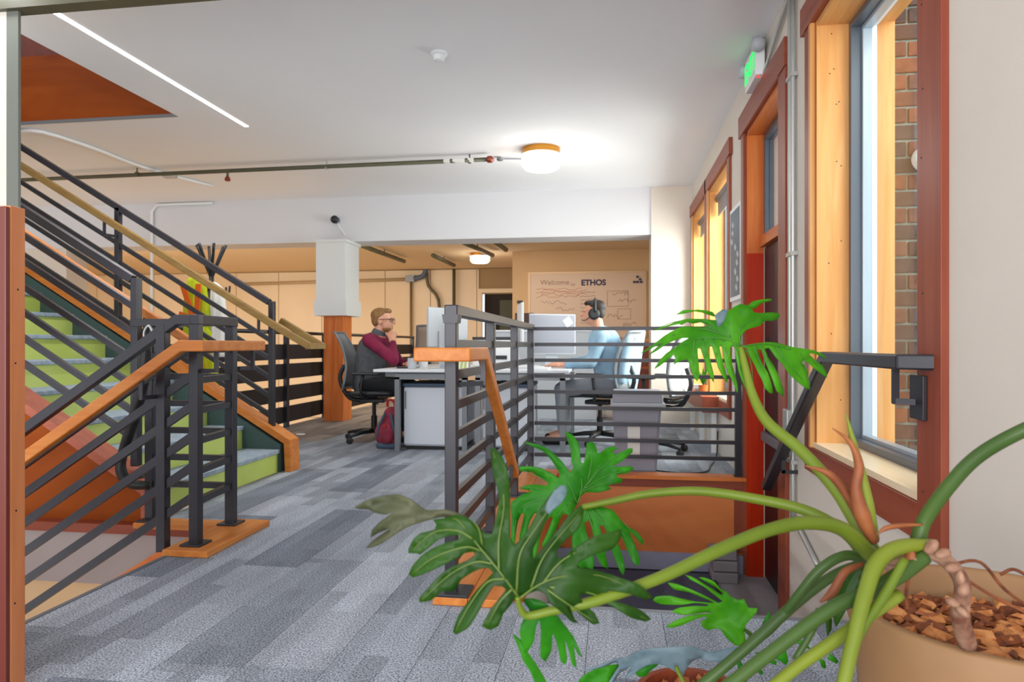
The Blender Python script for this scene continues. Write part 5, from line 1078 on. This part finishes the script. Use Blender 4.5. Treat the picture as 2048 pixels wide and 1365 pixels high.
v3 = [Z(o, k, q) for q in ([(722, 650), (770, 540), (880, 380), (1000, 200)], [(722, 650), (650, 480), (520, 270), (290, 145)], [(740, 600), (760, 480), (700, 250), (630, 70)], [(810, 470), (840, 300), (840, 160)], [(800, 500), (950, 330), (1160, 210)], [(780, 530), (950, 430), (1170, 370)], [(770, 550), (900, 500), (1080, 460)], [(700, 640), (500, 480), (260, 370)], [(690, 650), (450, 540), (240, 520)], [(690, 660), (450, 620), (250, 700), (190, 960)], [(560, 640), (400, 700), (350, 1050)], [(640, 660), (560, 760), (450, 1000)], [(640, 570), (560, 480)])]
v3b = [Z(o, k, q) for q in ([(745, 670), (760, 850), (790, 1180)], [(790, 690), (850, 850), (960, 1180)], [(830, 690), (960, 850), (1100, 1230)], [(870, 690), (1050, 820), (1225, 1150)], [(950, 700), (1120, 830), (1265, 985)])]
dl3 = lambda u, v: 1.07-.00012*(v-1010)+.00006*abs(u-1160)
L3_ = leaf_sheet('leaf', A3, v3, dl3, M['leafC'], ph, step=11); leaf_sheet('leaf_half', B3, v3b, dl3, M['leafC'], ph, step=11)
vein_tubes(v3+v3b, dl3, L3_, M['veind'], .0013, .0022)
# ---- leaf 4 (small low one) and grey underside leaf, dark leaves
o, k = (1150, 1130), .2686
A4 = Z(o, k, [(1270, 560), (1250, 600), (1200, 605), (1190, 600), (1130, 550), (1080, 480), (1040, 475), (990, 490), (945, 460), (940, 425), (990, 395), (960, 388), (900, 405), (800, 450), (730, 470), (675, 465), (740, 420), (850, 380), (960, 365), (1020, 362), (990, 350), (900, 365), (800, 375), (720, 350), (780, 320), (900, 308), (980, 310), (1000, 300), (900, 285), (800, 300), (640, 295), (580, 265), (600, 240), (700, 232), (800, 255), (900, 275), (1040, 285), (960, 250), (850, 205), (740, 185), (690, 135), (760, 145), (850, 180), (960, 230), (1070, 285), (1100, 275), (1050, 235), (960, 165), (860, 112), (820, 75), (870, 90), (940, 130), (1020, 180), (1090, 225), (1110, 220), (1050, 170), (960, 120), (920, 95), (960, 95), (1040, 130), (1080, 180), (1130, 205), (1160, 240), (1220, 265), (1260, 255), (1290, 320), (1360, 325), (1350, 360), (1310, 400), (1270, 450), (1262, 500)])
v4 = [Z(o, k, q) for q in ([(1265, 560), (1230, 420), (1160, 270), (960, 110)], [(1200, 350), (1050, 290), (800, 190), (700, 140)], [(1190, 400), (1000, 330), (760, 345)], [(1200, 420), (1100, 300), (860, 270), (600, 265)], [(1230, 480), (1120, 400), (1000, 440)], [(1235, 420), (1300, 350)])]
d4 = lambda u, v: 1.03+.0001*(1490-u)
leaf_sheet('leaf', A4, v4, d4, M['leafA'], ph, step=10, fold=.0005)
A5 = Z(o, k, [(45, 795), (200, 745), (290, 705), (380, 690), (430, 660), (540, 625), (700, 618), (870, 610), (1000, 650), (1150, 620), (1230, 620), (1200, 700), (1100, 722), (1000, 722), (930, 695), (870, 720), (820, 790), (800, 840), (750, 800), (700, 770), (620, 740), (540, 750), (470, 790), (400, 840), (370, 855), (400, 790), (420, 760), (340, 800), (280, 880), (240, 900), (300, 800), (330, 750), (300, 725), (200, 765)])
leaf_sheet('leaf', A5, [Z(o, k, [(800, 830), (760, 700), (640, 640), (400, 700), (60, 795)]), Z(o, k, [(780, 760), (1000, 660), (1220, 630)]), Z(o, k, [(740, 720), (500, 700), (300, 850)])], lambda u, v: .98+.0002*(v-1300), M['leafG'], ph, step=10, fold=.0006)
leaf_sheet('leaf', Z(o, k, [(20, 900), (60, 830), (150, 780), (250, 750), (340, 740), (330, 760), (290, 810), (250, 900)]), [Z(o, k, [(340, 745), (150, 820), (60, 890)])], lambda u, v: 1.0, M['leafC'], ph)
leaf_sheet('leaf_tip', Z(o, k, [(450, 790), (520, 760), (600, 735), (620, 745), (560, 790), (530, 830), (480, 838), (452, 815)]), [], lambda u, v: 1.01, M['leafC'], ph)
for pl in ([(1480, 600), (1530, 590), (1570, 640), (1590, 720), (1570, 750), (1530, 720), (1440, 680), (1400, 650)], [(1400, 640), (1440, 690), (1500, 720), (1500, 750), (1440, 730), (1380, 700), (1340, 660)], [(1310, 720), (1350, 740), (1400, 800), (1395, 825), (1350, 790)], [(1210, 700), (1260, 760), (1285, 850), (1270, 900), (1230, 900), (1215, 800)], [(1380, 490), (1400, 430), (1445, 345), (1450, 385), (1480, 395), (1430, 450), (1400, 490)], [(1610, 530), (1660, 550), (1720, 590), (1760, 630), (1700, 620), (1640, 570)], [(1810, 680), (1860, 720), (1870, 770), (1840, 770)], [(1900, 660), (1960, 720), (1950, 740), (1880, 700)]):
    leaf_sheet('leaf_tip', Z(o, k, pl), [], lambda u, v: 1.06, M['leafC'], ph)
petiole([(1370, 1372, .95), (1360, 1352, .96), (1352, 1335, .97)], 4, M['stem'])
# dark hanging leaf behind stems
leaf_sheet('leaf', [(1660, 1180), (1690, 1150), (1722, 1120), (1728, 1150), (1712, 1190), (1690, 1225), (1672, 1255), (1664, 1225), (1662, 1262), (1655, 1272), (1652, 1235)], [[(1722, 1122), (1690, 1180), (1666, 1250)]], lambda u, v: .97, M['leafB'], ph)
# small rust coloured pot of the leaf litter below
lp = thing('small_pot', P(1385, 1420, 1.15).xy.to_3d(), 'small rust brown pot partly hidden under the grey leaf at the bottom edge', 'pot')
q = P(1385, 1400, 1.1); zt = q.z+.01
MB().lathe((q.x, q.y, 0), [(.06, 0), (.085, zt-.03), (.09, zt-.03), (.09, zt), (.08, zt), (.078, zt-.03), (.001, zt-.03)], 32, close=False).build('pot', mat('rust_pot', '#7c3418', .6), lp, smooth=False)
mb = MB()
for i in range(60):
    a = random.random()*6.28; r = random.random()*.07; c = Vector((q.x+r*math.cos(a), q.y+r*math.sin(a), zt-.02+random.uniform(0, .03))); s = .012
    mb.add([c+Vector((random.uniform(-s, s), random.uniform(-s, s), random.uniform(-s, s))) for _ in range(4)], [(0, 1, 2), (0, 2, 3), (0, 3, 1), (1, 3, 2)])
mb.build('leaf_litter', M['dry'], lp, kind='stuff')
